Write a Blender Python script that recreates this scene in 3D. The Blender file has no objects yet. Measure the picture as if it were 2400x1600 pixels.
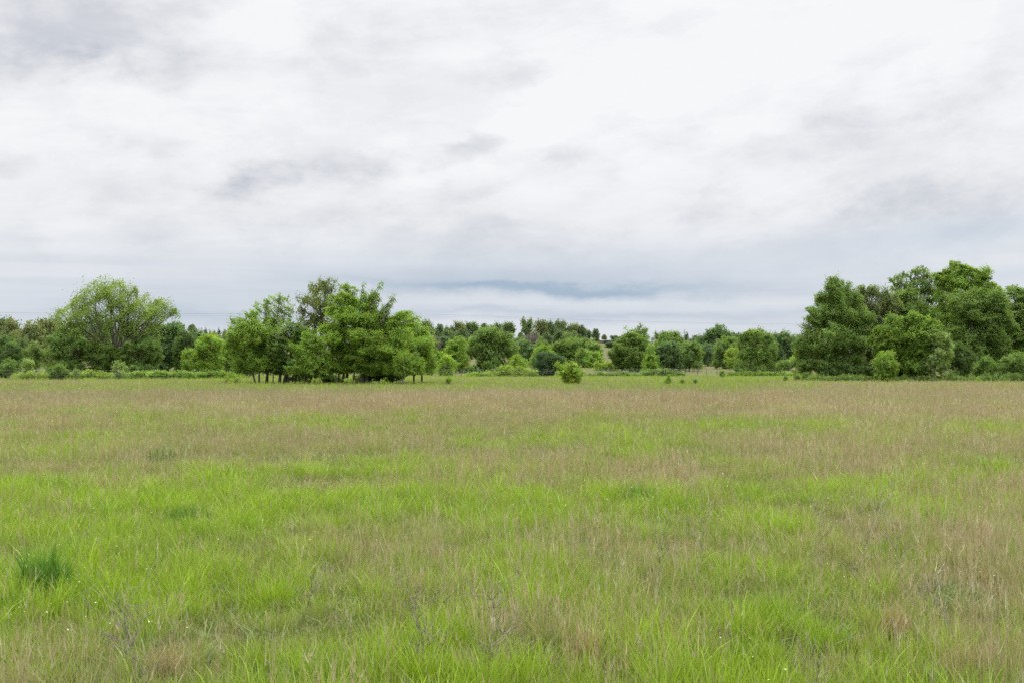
import bpy, math, random
import numpy as np

R = math.radians
scene = bpy.context.scene
COL = scene.collection

# ------------------------------------------------------------------ camera
F = 2400 * 35.0 / 36.0            # focal length in photo pixels
CAM_Z = 1.75
HORIZON = 858.0                   # photo row of the horizon
PITCH = math.atan((HORIZON - 800.0) / F)
cam_data = bpy.data.cameras.new("camera")
cam_data.lens = 35.0
cam_data.sensor_width = 36.0
cam_data.clip_start = 0.1
cam_data.clip_end = 20000.0
cam = bpy.data.objects.new("camera", cam_data)
COL.objects.link(cam)
cam.location = (0, 0, CAM_Z)
cam.rotation_euler = (math.pi / 2 + PITCH, 0, 0)
scene.camera = cam

scene.view_settings.view_transform = 'Standard'
scene.view_settings.look = 'None'
scene.view_settings.exposure = 0.0
scene.view_settings.gamma = 1.0
scene.cycles.max_bounces = 6
scene.cycles.diffuse_bounces = 3
scene.cycles.transmission_bounces = 4
scene.cycles.glossy_bounces = 2
scene.cycles.use_denoising = False
scene.cycles.sample_clamp_indirect = 4.0

SUN_EL, SUN_AZ = R(56), R(40)     # azimuth clockwise from +Y (the view direction)

# ------------------------------------------------------------------ sky
class Nodes:
    """small helper that wires math nodes together"""
    def __init__(self, tree):
        self.t = tree
    def new(self, kind, **props):
        n = self.t.nodes.new(kind)
        for k, v in props.items():
            setattr(n, k, v)
        return n
    def put(self, sock, v):
        if isinstance(v, (int, float)):
            sock.default_value = v
        elif isinstance(v, (tuple, list)):
            sock.default_value = v if len(v) == len(sock.default_value) else tuple(v) + (1.0,)
        else:
            self.t.links.new(v, sock)
    def m(self, op, a, b=None, c=None, clamp=False):
        n = self.new('ShaderNodeMath', operation=op, use_clamp=clamp)
        self.put(n.inputs[0], a)
        if b is not None:
            self.put(n.inputs[1], b)
        if c is not None:
            self.put(n.inputs[2], c)
        return n.outputs[0]
    def mix(self, fac, a, b, blend='MIX'):
        n = self.new('ShaderNodeMix', data_type='RGBA', blend_type=blend)
        n.clamp_factor = True
        self.put(n.inputs[0], fac)
        self.put(n.inputs[6], a)
        self.put(n.inputs[7], b)
        return n.outputs[2]
    def noise(self, vec, scale, detail=5.0, rough=0.55, dist=0.0):
        n = self.new('ShaderNodeTexNoise')
        self.put(n.inputs['Vector'], vec)
        n.inputs['Scale'].default_value = scale
        n.inputs['Detail'].default_value = detail
        n.inputs['Roughness'].default_value = rough
        n.inputs['Distortion'].default_value = dist
        return n.outputs['Fac']
    def smooth(self, v, lo, hi):
        n = self.new('ShaderNodeMapRange', interpolation_type='SMOOTHSTEP')
        self.put(n.inputs['Value'], v)
        n.inputs['From Min'].default_value = lo
        n.inputs['From Max'].default_value = hi
        return n.outputs['Result']
    def xyz(self, x, y, z):
        n = self.new('ShaderNodeCombineXYZ')
        self.put(n.inputs[0], x); self.put(n.inputs[1], y); self.put(n.inputs[2], z)
        return n.outputs[0]


def build_world():
    w = bpy.data.worlds.new("World")
    scene.world = w
    w.use_nodes = True
    t = w.node_tree
    t.nodes.clear()
    N = Nodes(t)
    geo = N.new('ShaderNodeTexCoord')
    sep = N.new('ShaderNodeSeparateXYZ')
    t.links.new(geo.outputs['Generated'], sep.inputs[0])
    x, y, z = sep.outputs
    zc = N.m('MAXIMUM', z, 0.0)
    yc = N.m('MAXIMUM', y, 0.12)
    u = N.m('DIVIDE', x, yc)                                        # tangent of azimuth
    hor = N.m('SQRT', N.m('ADD', N.m('MULTIPLY', x, x), N.m('MULTIPLY', y, y)))
    v = N.m('DIVIDE', z, N.m('MAXIMUM', hor, 0.02))                 # tangent of elevation
    # layered cloud deck seen in perspective
    zz = N.m('ADD', zc, 0.10)
    px = N.m('DIVIDE', x, zz)
    py = N.m('DIVIDE', y, zz)
    deck = N.xyz(px, py, 0.0)
    # rotated stretch: the streets of cloud run from lower left to upper right
    dk2 = N.xyz(N.m('ADD', N.m('MULTIPLY', px, 0.55), N.m('MULTIPLY', py, 0.10)), N.m('SUBTRACT', N.m('MULTIPLY', py, 0.95), N.m('MULTIPLY', px, 0.25)), 3.3)
    n_big = N.noise(dk2, 0.85, 6.0, 0.55, 0.35)
    n_mid = N.noise(dk2, 2.3, 6.0, 0.58, 0.5)
    n_fine = N.noise(dk2, 6.0, 5.0, 0.6, 0.6)
    # noise in direction space for warping the single clouds
    dvec = N.xyz(N.m('MULTIPLY', u, 6.0), N.m('MULTIPLY', v, 14.0), 1.7)
    w1 = N.m('SUBTRACT', N.noise(dvec, 1.6, 6.0, 0.6), 0.5)
    dvec2 = N.xyz(N.m('MULTIPLY', u, 6.0), N.m('MULTIPLY', v, 14.0), 9.1)
    w2 = N.m('SUBTRACT', N.noise(dvec2, 1.6, 6.0, 0.6), 0.5)
    uw = N.m('ADD', u, N.m('MULTIPLY', w1, 0.075))
    vw = N.m('ADD', v, N.m('MULTIPLY', w2, 0.045))

    def gauss(cx, cy, rx, ry, tilt=0.0, warped=True):
        """one cloud at a direction; written in photo pixels for convenience, stored as angles"""
        a, b = (cx - 1200) / F, (HORIZON - cy) / F
        du = N.m('SUBTRACT', uw if warped else u, a)
        dv = N.m('SUBTRACT', vw if warped else v, b)
        if tilt:
            dv = N.m('SUBTRACT', dv, N.m('MULTIPLY', du, tilt))
        e = N.m('ADD', N.m('POWER', N.m('ABSOLUTE', N.m('MULTIPLY', du, F / rx)), 2.0),
                N.m('POWER', N.m('ABSOLUTE', N.m('MULTIPLY', dv, F / ry)), 2.0))
        return N.m('EXPONENT', N.m('MULTIPLY', e, -1.0))

    CLOUDS = [  # cx, cy, rx, ry, tilt, strength
        (180, 110, 360, 130, 0.1, 0.42), (60, 230, 260, 60, 0.1, 0.38), (430, 190, 170, 60, 0.2, 0.22),
        (590, 436, 120, 52, 0.0, 0.70), (665, 425, 90, 36, 0.0, 0.35), (530, 455, 70, 40, 0.1, 0.35), (860, 385, 130, 42, 0.05, 0.45), (1095, 345, 125, 34, 0.35, 0.5), (980, 370, 200, 40, 0.2, 0.25),
        (1190, 165, 130, 44, 0.15, 0.34), (860, 110, 200, 70, 0.15, 0.26), (1320, 380, 90, 50, 0.1, 0.42),
        (1440, 400, 60, 34, 0.1, 0.30), (1400, 520, 640, 120, 0.02, 0.40), (1960, 345, 380, 60, 0.18, 0.30),
        (2280, 500, 330, 70, 0.05, 0.42), (2250, 270, 220, 40, 0.2, 0.20), (330, 355, 130, 32, 0.1, 0.30), (40, 445, 60, 24, 0.1, 0.5),
        (400, 575, 110, 40, 0.0, 0.22), (980, 490, 160, 50, 0.0, 0.24), (620, 540, 200, 40, 0.0, 0.16),
    ]
    torn = N.m('MULTIPLY', N.m('SUBTRACT', N.noise(N.xyz(N.m('ADD', N.m('MULTIPLY', u, 16.0), N.m('MULTIPLY', v, 4.0)), N.m('SUBTRACT', N.m('MULTIPLY', v, 27.0), N.m('MULTIPLY', u, 3.0)), 7.7), 1.0, 9.0, 0.60, 0.15), 0.5), 1.5)
    dark = None
    for cx, cy, rx, ry, ti, s in CLOUDS:
        g = gauss(cx, cy, rx, ry, ti)
        if rx < 450:                     # torn edges on the single clouds
            g = N.m('MULTIPLY', N.smooth(N.m('ADD', g, torn), 0.08, 1.05), N.m('MINIMUM', N.m('MULTIPLY', g, 2.6), 1.0))
        g = N.m('MULTIPLY', g, s * (0.68 if rx < 250 else 0.80))
        dark = g if dark is None else N.m('ADD', dark, g)
    puff = N.noise(N.xyz(N.m('ADD', N.m('MULTIPLY', u, 6.5), N.m('MULTIPLY', v, 2.0)), N.m('SUBTRACT', N.m('MULTIPLY', v, 13.0), N.m('MULTIPLY', u, 1.5)), 5.5), 1.0, 8.0, 0.57, 0.12)
    wisp = N.noise(N.xyz(N.m('ADD', N.m('MULTIPLY', u, 11.0), N.m('MULTIPLY', v, 6.0)), N.m('SUBTRACT', N.m('MULTIPLY', v, 34.0), N.m('MULTIPLY', u, 7.0)), 2.2), 1.0, 9.0, 0.64, 0.4)
    dark = N.m('MULTIPLY', dark, N.m('ADD', 0.35, N.m('MULTIPLY', N.smooth(puff, 0.30, 0.66), 0.90)))
    dark = N.m('ADD', dark, N.m('MULTIPLY', N.smooth(puff, 0.42, 0.62), 0.20))
    dark = N.m('ADD', dark, N.m('MULTIPLY', N.smooth(wisp, 0.44, 0.66), 0.11))
    vague = N.m('MULTIPLY', N.smooth(n_big, 0.44, 0.74), 0.22)
    vague = N.m('ADD', vague, N.m('MULTIPLY', N.smooth(n_fine, 0.50, 0.8), 0.05))
    dark = N.m('ADD', dark, vague)
    # brighter hole in the cover, upper middle and upper right
    bright = N.m('ADD', N.m('MULTIPLY', gauss(1800, 110, 620, 170, 0.05), 0.26), N.m('MULTIPLY', gauss(620, 40, 130, 60, 0.2), 0.3))
    bright = N.m('ADD', bright, N.m('MULTIPLY', gauss(1250, 290, 380, 60, 0.3), 0.18))
    dark = N.m('SUBTRACT', dark, bright, clamp=True)
    white = (0.955, 0.955, 0.965)
    grey = (0.535, 0.560, 0.620)
    col = N.mix(dark, white, grey)
    # low layers near the horizon
    hv = N.xyz(N.m('MULTIPLY', u, 1.6), N.m('MULTIPLY', v, 46.0), 0.0)
    band = N.noise(hv, 1.0, 5.0, 0.55, 0.25)
    low = N.m('SUBTRACT', 1.0, N.smooth(v, 0.045, 0.165))
    haze_col = N.mix(N.smooth(band, 0.35, 0.65), (0.58, 0.64, 0.73), (0.71, 0.745, 0.81))
    col = N.mix(N.m('MULTIPLY', low, 0.88), col, haze_col)
    blue = N.m('ADD', N.m('MULTIPLY', gauss(1290, 678, 420, 17, -0.010), 0.85),
               N.m('MULTIPLY', gauss(1230, 646, 560, 46, 0.0), 0.46))
    blue = N.m('ADD', blue, N.m('MULTIPLY', gauss(1300, 738, 700, 12, 0.0), 0.38))
    blue = N.m('ADD', blue, N.m('MULTIPLY', gauss(2250, 575, 420, 42, 0.02), 0.42))
    blue = N.m('ADD', blue, N.m('MULTIPLY', gauss(420, 735, 330, 45, 0.0), 0.34))
    blue = N.m('MULTIPLY', blue, N.m('ADD', 0.6, N.m('MULTIPLY', band, 0.75)), clamp=True)
    col = N.mix(blue, col, (0.38, 0.485, 0.61))
    pale = N.m('ADD', N.m('MULTIPLY', gauss(1250, 711, 640, 14, 0.0), 0.15), N.m('MULTIPLY', gauss(900, 770, 900, 14, 0.0), 0.4))
    col = N.mix(pale, col, (0.80, 0.83, 0.875))
    # sky overhead lifted beyond a natural overcast, as added light on grass and trees
    lift = N.m('ADD', 1.0, N.m('MULTIPLY', N.smooth(z, 0.32, 0.90), 3.4))
    vm = N.new('ShaderNodeVectorMath', operation='SCALE')
    t.links.new(col, vm.inputs[0]); t.links.new(lift, vm.inputs['Scale'])
    bg_cloud = N.new('ShaderNodeBackground')
    t.links.new(vm.outputs[0], bg_cloud.inputs['Color'])
    bg_cloud.inputs['Strength'].default_value = 1.0
    sky = N.new('ShaderNodeTexSky')
    sky.sky_type = 'NISHITA'
    sky.sun_disc = False
    sky.sun_elevation = SUN_EL
    sky.sun_rotation = SUN_AZ
    bg_sky = N.new('ShaderNodeBackground')
    t.links.new(sky.outputs[0], bg_sky.inputs['Color'])
    bg_sky.inputs['Strength'].default_value = 0.10
    mx = N.new('ShaderNodeMixShader')
    mx.inputs[0].default_value = 0.95
    t.links.new(bg_sky.outputs[0], mx.inputs[1])
    t.links.new(bg_cloud.outputs[0], mx.inputs[2])
    out = N.new('ShaderNodeOutputWorld')
    t.links.new(mx.outputs[0], out.inputs['Surface'])


build_world()
sun_data = bpy.data.lights.new("sun", 'SUN')
sun_data.energy = 1.5
sun_data.angle = R(24)
sun_data.color = (1.0, 0.96, 0.90)
sun = bpy.data.objects.new("sun", sun_data)
COL.objects.link(sun)
sun.rotation_euler = (math.pi / 2 - SUN_EL, 0, -SUN_AZ + math.pi)
sun.rotation_euler = (R(90) - SUN_EL, 0, math.pi - SUN_AZ)

# ------------------------------------------------------------------ noise and terrain
def _hash(ix, iy, seed):
    h = (ix.astype(np.int64) * 374761393 + iy.astype(np.int64) * 668265263 + seed * 1442695041) & 0xFFFFFFFF
    h = ((h ^ (h >> 13)) * 1274126177) & 0xFFFFFFFF
    h = h ^ (h >> 16)
    return (h & 0xFFFFFF) / float(0xFFFFFF)

def vnoise(x, y, seed=0):
    ix, iy = np.floor(x), np.floor(y)
    fx, fy = x - ix, y - iy
    fx = fx * fx * (3 - 2 * fx); fy = fy * fy * (3 - 2 * fy)
    a = _hash(ix, iy, seed); b = _hash(ix + 1, iy, seed)
    c = _hash(ix, iy + 1, seed); d = _hash(ix + 1, iy + 1, seed)
    return (a * (1 - fx) + b * fx) * (1 - fy) + (c * (1 - fx) + d * fx) * fy

def fbm(x, y, scale, seed=0, oct=4):
    x = np.asarray(x, float) / scale; y = np.asarray(y, float) / scale
    s, a, t = 0.0, 0.5, 0.0
    for k in range(oct):
        s = s + a * vnoise(x + 17.3 * k, y - 9.1 * k, seed + k)
        t += a; a *= 0.5
        x = x * 2.03; y = y * 2.03
    return s / t

PY = np.array([-500, 0, 190, 230, 300, 360, 420, 470, 520, 620, 900, 3000, 9000], float)
PH = np.array([0, 0, 0, 0.4, 2.4, 5.2, 9.6, 13.0, 14.2, 15.0, 10.0, 0, 0], float)

def terrain(x, y):
    x = np.asarray(x, float); y = np.asarray(y, float)
    h = np.interp(y, PY, PH)
    az = x / np.maximum(y, 60.0)
    s = np.interp(az, [-0.6, -0.32, -0.2, -0.08, 0.02, 0.09, 0.13, 0.2, 0.4, 0.6], [0.95, 0.95, 0.8, 0.95, 1.0, 1.0, 0.8, 0.72, 0.7, 0.7])
    und = (fbm(x, y, 22.0, 5, 3) - 0.5) * 0.22 * np.clip(y / 25.0, 0.3, 1.0)
    hill = (fbm(x, y, 90.0, 8, 3) - 0.5) * 2.0 * np.clip((y - 220) / 150.0, 0, 1)
    return h * s + und + hill

def pix(px, py, d):
    """world point at depth d (along +Y) seen at a photo pixel"""
    a, b = (px - 1200.0) / F, (800.0 - py) / F
    cp, sp = math.cos(PITCH), math.sin(PITCH)
    dy, dz = cp - b * sp, sp + b * cp
    return np.array([a * d / dy, d, CAM_Z + dz * d / dy])

def ground_at(px, d):
    p = pix(px, HORIZON, d)
    return np.array([p[0], d, float(terrain(p[0], d))])

# ------------------------------------------------------------------ mesh helpers
def raw_mesh(name, verts, faces_flat, sizes, mat, colors=None, smooth=False):
    me = bpy.data.meshes.new(name)
    verts = np.ascontiguousarray(verts, dtype=np.float32)
    faces_flat = np.ascontiguousarray(faces_flat, dtype=np.int32)
    sizes = np.ascontiguousarray(sizes, dtype=np.int32)
    me.vertices.add(len(verts)); me.vertices.foreach_set("co", verts.ravel())
    me.loops.add(len(faces_flat)); me.loops.foreach_set("vertex_index", faces_flat)
    me.polygons.add(len(sizes))
    starts = np.zeros(len(sizes), np.int32); starts[1:] = np.cumsum(sizes)[:-1]
    me.polygons.foreach_set("loop_start", starts)
    me.polygons.foreach_set("loop_total", sizes)
    if smooth:
        me.polygons.foreach_set("use_smooth", np.ones(len(sizes), bool))
    if colors is not None:
        c = np.ones((len(verts), 4), np.float32); c[:, :3] = colors
        at = me.color_attributes.new("tint", 'FLOAT_COLOR', 'POINT')
        at.data.foreach_set("color", c.ravel())
    me.materials.append(mat)
    me.update()
    me.validate()
    return me

def link(name, me, parent=None):
    o = bpy.data.objects.new(name, me)
    COL.objects.link(o)
    if parent is not None:
        o.parent = parent
    return o

def empty(name, loc):
    o = bpy.data.objects.new(name, None)
    o.empty_display_size = 0.3
    o.location = loc
    COL.objects.link(o)
    return o

def tag(o, label=None, cat=None, group=None, kind=None):
    if label: o["label"] = label
    if cat: o["category"] = cat
    if group: o["group"] = group
    if kind: o["kind"] = kind
    return o

class Tubes:
    """collects tapering tubes into one mesh"""
    def __init__(self):
        self.v, self.f, self.s, self.n = [], [], [], 0
    def tube(self, pts, radii, sides=6):
        pts = np.asarray(pts, float); radii = np.asarray(radii, float)
        k = len(pts)
        tan = np.gradient(pts, axis=0)
        tan /= np.linalg.norm(tan, axis=1, keepdims=True) + 1e-9
        ref = np.where(np.abs(tan[:, 2:3]) > 0.9, np.array([[1.0, 0, 0]]), np.array([[0, 0, 1.0]]))
        a = np.cross(tan, ref); a /= np.linalg.norm(a, axis=1, keepdims=True) + 1e-9
        b = np.cross(tan, a)
        ang = np.linspace(0, 2 * np.pi, sides, endpoint=False)
        ring = pts[:, None] + radii[:, None, None] * (np.cos(ang)[None, :, None] * a[:, None] + np.sin(ang)[None, :, None] * b[:, None])
        self.v.append(ring.reshape(-1, 3))
        i = np.arange(k - 1)[:, None] * sides + np.arange(sides)[None]
        j = np.arange(k - 1)[:, None] * sides + (np.arange(sides)[None] + 1) % sides
        q = np.stack([i, j, j + sides, i + sides], -1).reshape(-1, 4) + self.n
        self.f.append(q.ravel()); self.s.append(np.full(len(q), 4))
        cap = (np.arange(sides)[::-1] + self.n, np.arange(sides) + self.n + (k - 1) * sides)
        for c in cap:
            self.f.append(c); self.s.append(np.array([sides]))
        self.n += k * sides
    def box(self, lo, hi):
        x0, y0, z0 = lo; x1, y1, z1 = hi
        self.v.append(np.array([(x0, y0, z0), (x1, y0, z0), (x1, y1, z0), (x0, y1, z0), (x0, y0, z1), (x1, y0, z1), (x1, y1, z1), (x0, y1, z1)], float))
        q = np.array([[0, 3, 2, 1], [4, 5, 6, 7], [0, 1, 5, 4], [1, 2, 6, 5], [2, 3, 7, 6], [3, 0, 4, 7]]) + self.n
        self.f.append(q.ravel()); self.s.append(np.full(6, 4)); self.n += 8
    def mesh(self, name, mat, origin=(0, 0, 0)):
        v = np.concatenate(self.v) - np.asarray(origin, float)
        return raw_mesh(name, v, np.concatenate(self.f), np.concatenate(self.s), mat, smooth=True)

# ------------------------------------------------------------------ materials
def leaf_material(name, translucent=0.35, rough=0.55, spec=0.25):
    m = bpy.data.materials.new(name)
    m.use_nodes = True
    t = m.node_tree; t.nodes.clear(); N = Nodes(t)
    at = N.new('ShaderNodeAttribute', attribute_name="tint")
    pr = N.new('ShaderNodeBsdfPrincipled')
    t.links.new(at.outputs['Color'], pr.inputs['Base Color'])
    pr.inputs['Roughness'].default_value = rough
    pr.inputs['Specular IOR Level'].default_value = spec
    tr = N.new('ShaderNodeBsdfTranslucent')
    warm = N.mix(1.0, at.outputs['Color'], (1.12, 1.1, 0.62), 'MULTIPLY')
    t.links.new(warm, tr.inputs['Color'])
    mx = N.new('ShaderNodeMixShader'); mx.inputs[0].default_value = translucent
    t.links.new(pr.outputs[0], mx.inputs[1]); t.links.new(tr.outputs[0], mx.inputs[2])
    out = N.new('ShaderNodeOutputMaterial')
    t.links.new(mx.outputs[0], out.inputs['Surface'])
    return m

def plain_material(name, c1, c2, scale=6.0, rough=0.85, metal=0.0, bump=0.0):
    m = bpy.data.materials.new(name)
    m.use_nodes = True
    t = m.node_tree; t.nodes.clear(); N = Nodes(t)
    co = N.new('ShaderNodeTexCoord')
    n = N.noise(co.outputs['Object'], scale, 5.0, 0.6)
    pr = N.new('ShaderNodeBsdfPrincipled')
    t.links.new(N.mix(N.smooth(n, 0.3, 0.7), c1, c2), pr.inputs['Base Color'])
    pr.inputs['Roughness'].default_value = rough
    pr.inputs['Metallic'].default_value = metal
    if bump:
        b = N.new('ShaderNodeBump'); b.inputs['Strength'].default_value = bump
        t.links.new(n, b.inputs['Height']); t.links.new(b.outputs[0], pr.inputs['Normal'])
    out = N.new('ShaderNodeOutputMaterial')
    t.links.new(pr.outputs[0], out.inputs['Surface'])
    return m

M_LEAF = leaf_material("leaf", 0.48, 0.6, 0.2)
M_GRASS = leaf_material("grass_blade", 0.28, 0.5, 0.3)
M_DRY = leaf_material("dry_grass", 0.22, 0.8, 0.1)
M_BARK = plain_material("bark", (0.085, 0.072, 0.058), (0.180, 0.158, 0.132), 3.0, 0.95, 0, 0.4)
M_TWIG = plain_material("bare_twig", (0.13, 0.10, 0.10), (0.20, 0.165, 0.155), 2.0, 0.95)
M_WOOD = plain_material("weathered_wood", (0.06, 0.05, 0.045), (0.13, 0.11, 0.10), 9.0, 0.9)
M_STEEL = plain_material("rusty_steel", (0.09, 0.08, 0.07), (0.17, 0.13, 0.11), 12.0, 0.6, 0.3)
M_WHITE = plain_material("white_paint", (0.72, 0.72, 0.70), (0.80, 0.80, 0.78), 8.0, 0.5)
M_WIRE = plain_material("galvanised_wire", (0.22, 0.22, 0.22), (0.30, 0.30, 0.30), 5.0, 0.5, 0.6)
M_CABLE = plain_material("cable", (0.10, 0.105, 0.11), (0.14, 0.145, 0.15), 5.0, 0.6)
M_ROOF = plain_material("sheet_metal_roof", (0.62, 0.63, 0.64), (0.76, 0.77, 0.78), 2.0, 0.4)
M_WALL = plain_material("shed_wall", (0.10, 0.09, 0.085), (0.17, 0.15, 0.14), 3.0, 0.9)

def ground_material():
    m = bpy.data.materials.new("meadow_soil")
    m.use_nodes = True
    t = m.node_tree; t.nodes.clear(); N = Nodes(t)
    g = N.new('ShaderNodeNewGeometry')
    sep = N.new('ShaderNodeSeparateXYZ'); t.links.new(g.outputs['Position'], sep.inputs[0])
    p = g.outputs['Position']
    fine = N.noise(p, 3.0, 6.0, 0.65)
    mid = N.noise(p, 0.16, 5.0, 0.6)
    stretch = N.xyz(N.m('MULTIPLY', sep.outputs[0], 0.010), N.m('MULTIPLY', sep.outputs[1], 0.050), 4.0)
    strip = N.noise(stretch, 1.4, 5.0, 0.6, 0.4)
    near = N.mix(N.smooth(fine, 0.3, 0.7), (0.050, 0.055, 0.022), (0.110, 0.100, 0.055))
    pasture = N.mix(N.smooth(strip, 0.36, 0.62), (0.085, 0.118, 0.034), (0.150, 0.118, 0.080))
    pasture = N.mix(N.m('MULTIPLY', N.smooth(mid, 0.40, 0.7), 0.55), pasture, (0.100, 0.112, 0.042))
    pasture = N.mix(N.m('MULTIPLY', N.smooth(fine, 0.45, 0.75), 0.30), pasture, (0.07, 0.075, 0.03))
    c = N.mix(N.smooth(sep.outputs[1], 70.0, 170.0), near, pasture)
    pr = N.new('ShaderNodeBsdfPrincipled')
    t.links.new(c, pr.inputs['Base Color']); pr.inputs['Roughness'].default_value = 1.0
    pr.inputs['Specular IOR Level'].default_value = 0.05
    b = N.new('ShaderNodeBump'); b.inputs['Strength'].default_value = 0.6; b.inputs['Distance'].default_value = 0.05
    t.links.new(fine, b.inputs['Height']); t.links.new(b.outputs[0], pr.inputs['Normal'])
    out = N.new('ShaderNodeOutputMaterial'); t.links.new(pr.outputs[0], out.inputs['Surface'])
    return m

# ------------------------------------------------------------------ ground
def build_ground():
    ys = np.concatenate([np.arange(-120, 20, 2.0), np.arange(20, 260, 4.0), np.arange(260, 700, 8.0), np.geomspace(700, 1800, 14)])
    xh = np.concatenate([np.arange(0, 40, 2.0), np.arange(40, 400, 8.0), np.geomspace(400, 1800, 16)])
    xs = np.concatenate([-xh[:0:-1], xh])
    X, Y = np.meshgrid(xs, ys)
    Z = terrain(X, Y)
    v = np.stack([X, Y, Z], -1).reshape(-1, 3)
    nx, ny = len(xs), len(ys)
    i = (np.arange(ny - 1)[:, None] * nx + np.arange(nx - 1)[None]).ravel()
    q = np.stack([i, i + 1, i + 1 + nx, i + nx], -1)
    me = raw_mesh("ground", v, q.ravel(), np.full(len(q), 4), ground_material(), smooth=True)
    tag(link("ground", me), kind="structure")

build_ground()

# ------------------------------------------------------------------ meadow
def bump2(x, y, cx, cy, rx, ry):
    return np.exp(-((x - cx) / rx) ** 2 - ((y - cy) / ry) ** 2)

def brown_field(x, y):
    """how thick the dry seed stalks stand, 0..1"""
    d = y
    base = np.interp(d, [4, 9, 14, 20, 26, 31, 58, 66, 74, 96, 110, 176, 195, 240, 330], [0.16, 0.20, 0.22, 0.23, 0.30, 0.62, 0.78, 0.42, 0.04, 0.0, 0.0, 0.0, 0.55, 0.35, 0.3])
    az = x / np.maximum(d, 4.0)
    right = np.clip((az - 0.20) / 0.12, 0, 1)
    base = np.maximum(base, right * np.interp(d, [36, 55, 96, 106], [0, 0.8, 0.75, 0.0]))
    left = np.clip((-0.22 - az) / 0.15, 0, 1)
    base = base * (1 - 0.7 * left * np.interp(d, [19, 24, 34, 44], [0, 1, 1, 0]))
    base = np.maximum(base, left * np.interp(d, [90, 93, 99, 103], [0, 0.85, 0.85, 0]))
    n = fbm(x, y, 9.0, 31, 4); n2 = fbm(x, y, 2.6, 37, 3); n3 = fbm(x, y, 26.0, 41, 3)
    n5 = fbm(x, y, 0.8, 43, 2)
    b = base + (n5 - 0.5) * 1.0 * np.interp(d, [4, 20, 45], [1, 1, 0.3]) + (n - 0.5) * 0.85 * np.interp(d, [4, 20, 60, 85], [0.7, 1.1, 0.8, 0.3]) + ((n2 - 0.5) * 1.0 + (n3 - 0.5) * 0.6) * np.interp(d, [60, 90], [1, 0.3])
    for cx, cy, rx, ry, s in [(3.9, 9.0, 1.5, 1.8, 0.42), (-2.6, 4.9, 0.5, 0.45, 0.4), (2.2, 15.0, 1.5, 3.0, 0.35), (-7.5, 19.0, 2.2, 4.0, 0.6),
                              (-1.2, 13.5, 1.3, 2.0, 0.4), (7.0, 17.0, 3.5, 5.0, 0.2), (-1.9, 5.6, 0.4, 0.6, 0.25), (2.6, 5.3, 0.5, 0.6, 0.45),
                              (-12.0, 24.0, 2.0, 4.0, 0.5), (1.1, 6.2, 0.4, 0.6, 0.25), (5.2, 12.5, 2.5, 2.5, 0.25),
                              (-3.0, 11.5, 2.0, 2.2, -0.6), (-0.9, 5.3, 1.0, 0.9, -0.40), (-2.0, 6.2, 0.9, 0.8, -0.40), (0.3, 4.6, 0.7, 0.5, -0.3), (0.8, 12.0, 2.8, 1.8, -0.45), (-3.0, 7.2, 1.8, 1.2, -0.5), (-0.6, 6.2, 1.2, 0.7, -0.3), (2.0, 7.0, 1.0, 1.0, -0.4)]:
        b = b + s * bump2(x, y, cx, cy, rx, ry)
    return np.clip(b, 0, 1)

def lush_field(x, y):
    n = fbm(x, y, 2.6, 51, 4); n2 = fbm(x, y, 14.0, 57, 3); n3 = fbm(x, y, 0.9, 53, 3)
    l = 0.52 + (n - 0.5) * 2.0 + (n2 - 0.5) * 0.7 + (n3 - 0.5) * 1.9 * np.interp(y, [4, 14, 30], [1, 1.0, 0.5])
    for cx, cy, rx, ry, s in [(-3.2, 11.5, 2.2, 2.2, 0.45), (0.8, 12.2, 3.0, 1.8, 0.45), (-3.2, 7.2, 1.8, 1.4, 0.45), (-0.6, 6.0, 0.9, 0.8, 0.3), (1.9, 7.5, 1.2, 1.2, 0.3),
                              (3.9, 9.2, 1.8, 1.8, -0.4), (4.2, 15, 3, 4, -0.2), (-2.7, 4.7, 0.4, 0.4, -0.3), (-1.0, 5.3, 1.0, 0.9, 0.25), (-6.0, 17.0, 3, 4, -0.25)]:
        l = l + s * bump2(x, y, cx, cy, rx, ry)
    l = l * np.interp(y, [4, 14, 26, 60, 80, 110], [1.0, 1.0, 0.85, 0.6, 0.8, 0.9])
    l = l + np.interp(y, [66, 80, 170, 200], [0, 0.35, 0.35, 0.1])
    return np.clip(l, 0, 1)

def scatter(n, rng, d0, d1, power, dref):
    """points over the wedge in front of the camera, thinning with distance"""
    dd = np.geomspace(d0, d1, 4000)
    rho = np.where(dd < dref, 1.0, (dref / dd) ** power) * 2 * (0.57 * dd + 3.0)
    cdf = np.concatenate([[0], np.cumsum((rho[1:] + rho[:-1]) * 0.5 * np.diff(dd))])
    y = np.interp(rng.random(n) * cdf[-1], cdf, dd)
    x = (rng.random(n) * 2 - 1) * (0.57 * y + 3.0)
    return x, y

def tufts(x, y, rng, size=0.22, tight=0.27, loose=0.25, seed=91):
    """draws points towards tuft centres; returns new x, y, outward angle and three random numbers per tuft"""
    s = size * 2.0 ** np.round(np.log2(np.maximum(1.0, y / 11.0)))
    ix, iy = np.floor(x / s), np.floor(y / s)
    cx = (ix + _hash(ix, iy, seed)) * s; cy = (iy + _hash(ix, iy, seed + 1)) * s
    n = len(x)
    gx, gy = rng.normal(0, tight, n) * s, rng.normal(0, tight, n) * s
    inn = rng.random(n) > loose
    nx = np.where(inn, cx + gx, x); ny = np.where(inn, cy + gy, y)
    ang = np.where(inn, np.arctan2(gy, gx) + rng.normal(0, 0.5, n), rng.random(n) * 6.283)
    return nx, np.maximum(ny, 3.3), ang, _hash(ix, iy, seed + 2), _hash(ix, iy, seed + 3), _hash(ix, iy, seed + 4)

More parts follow.
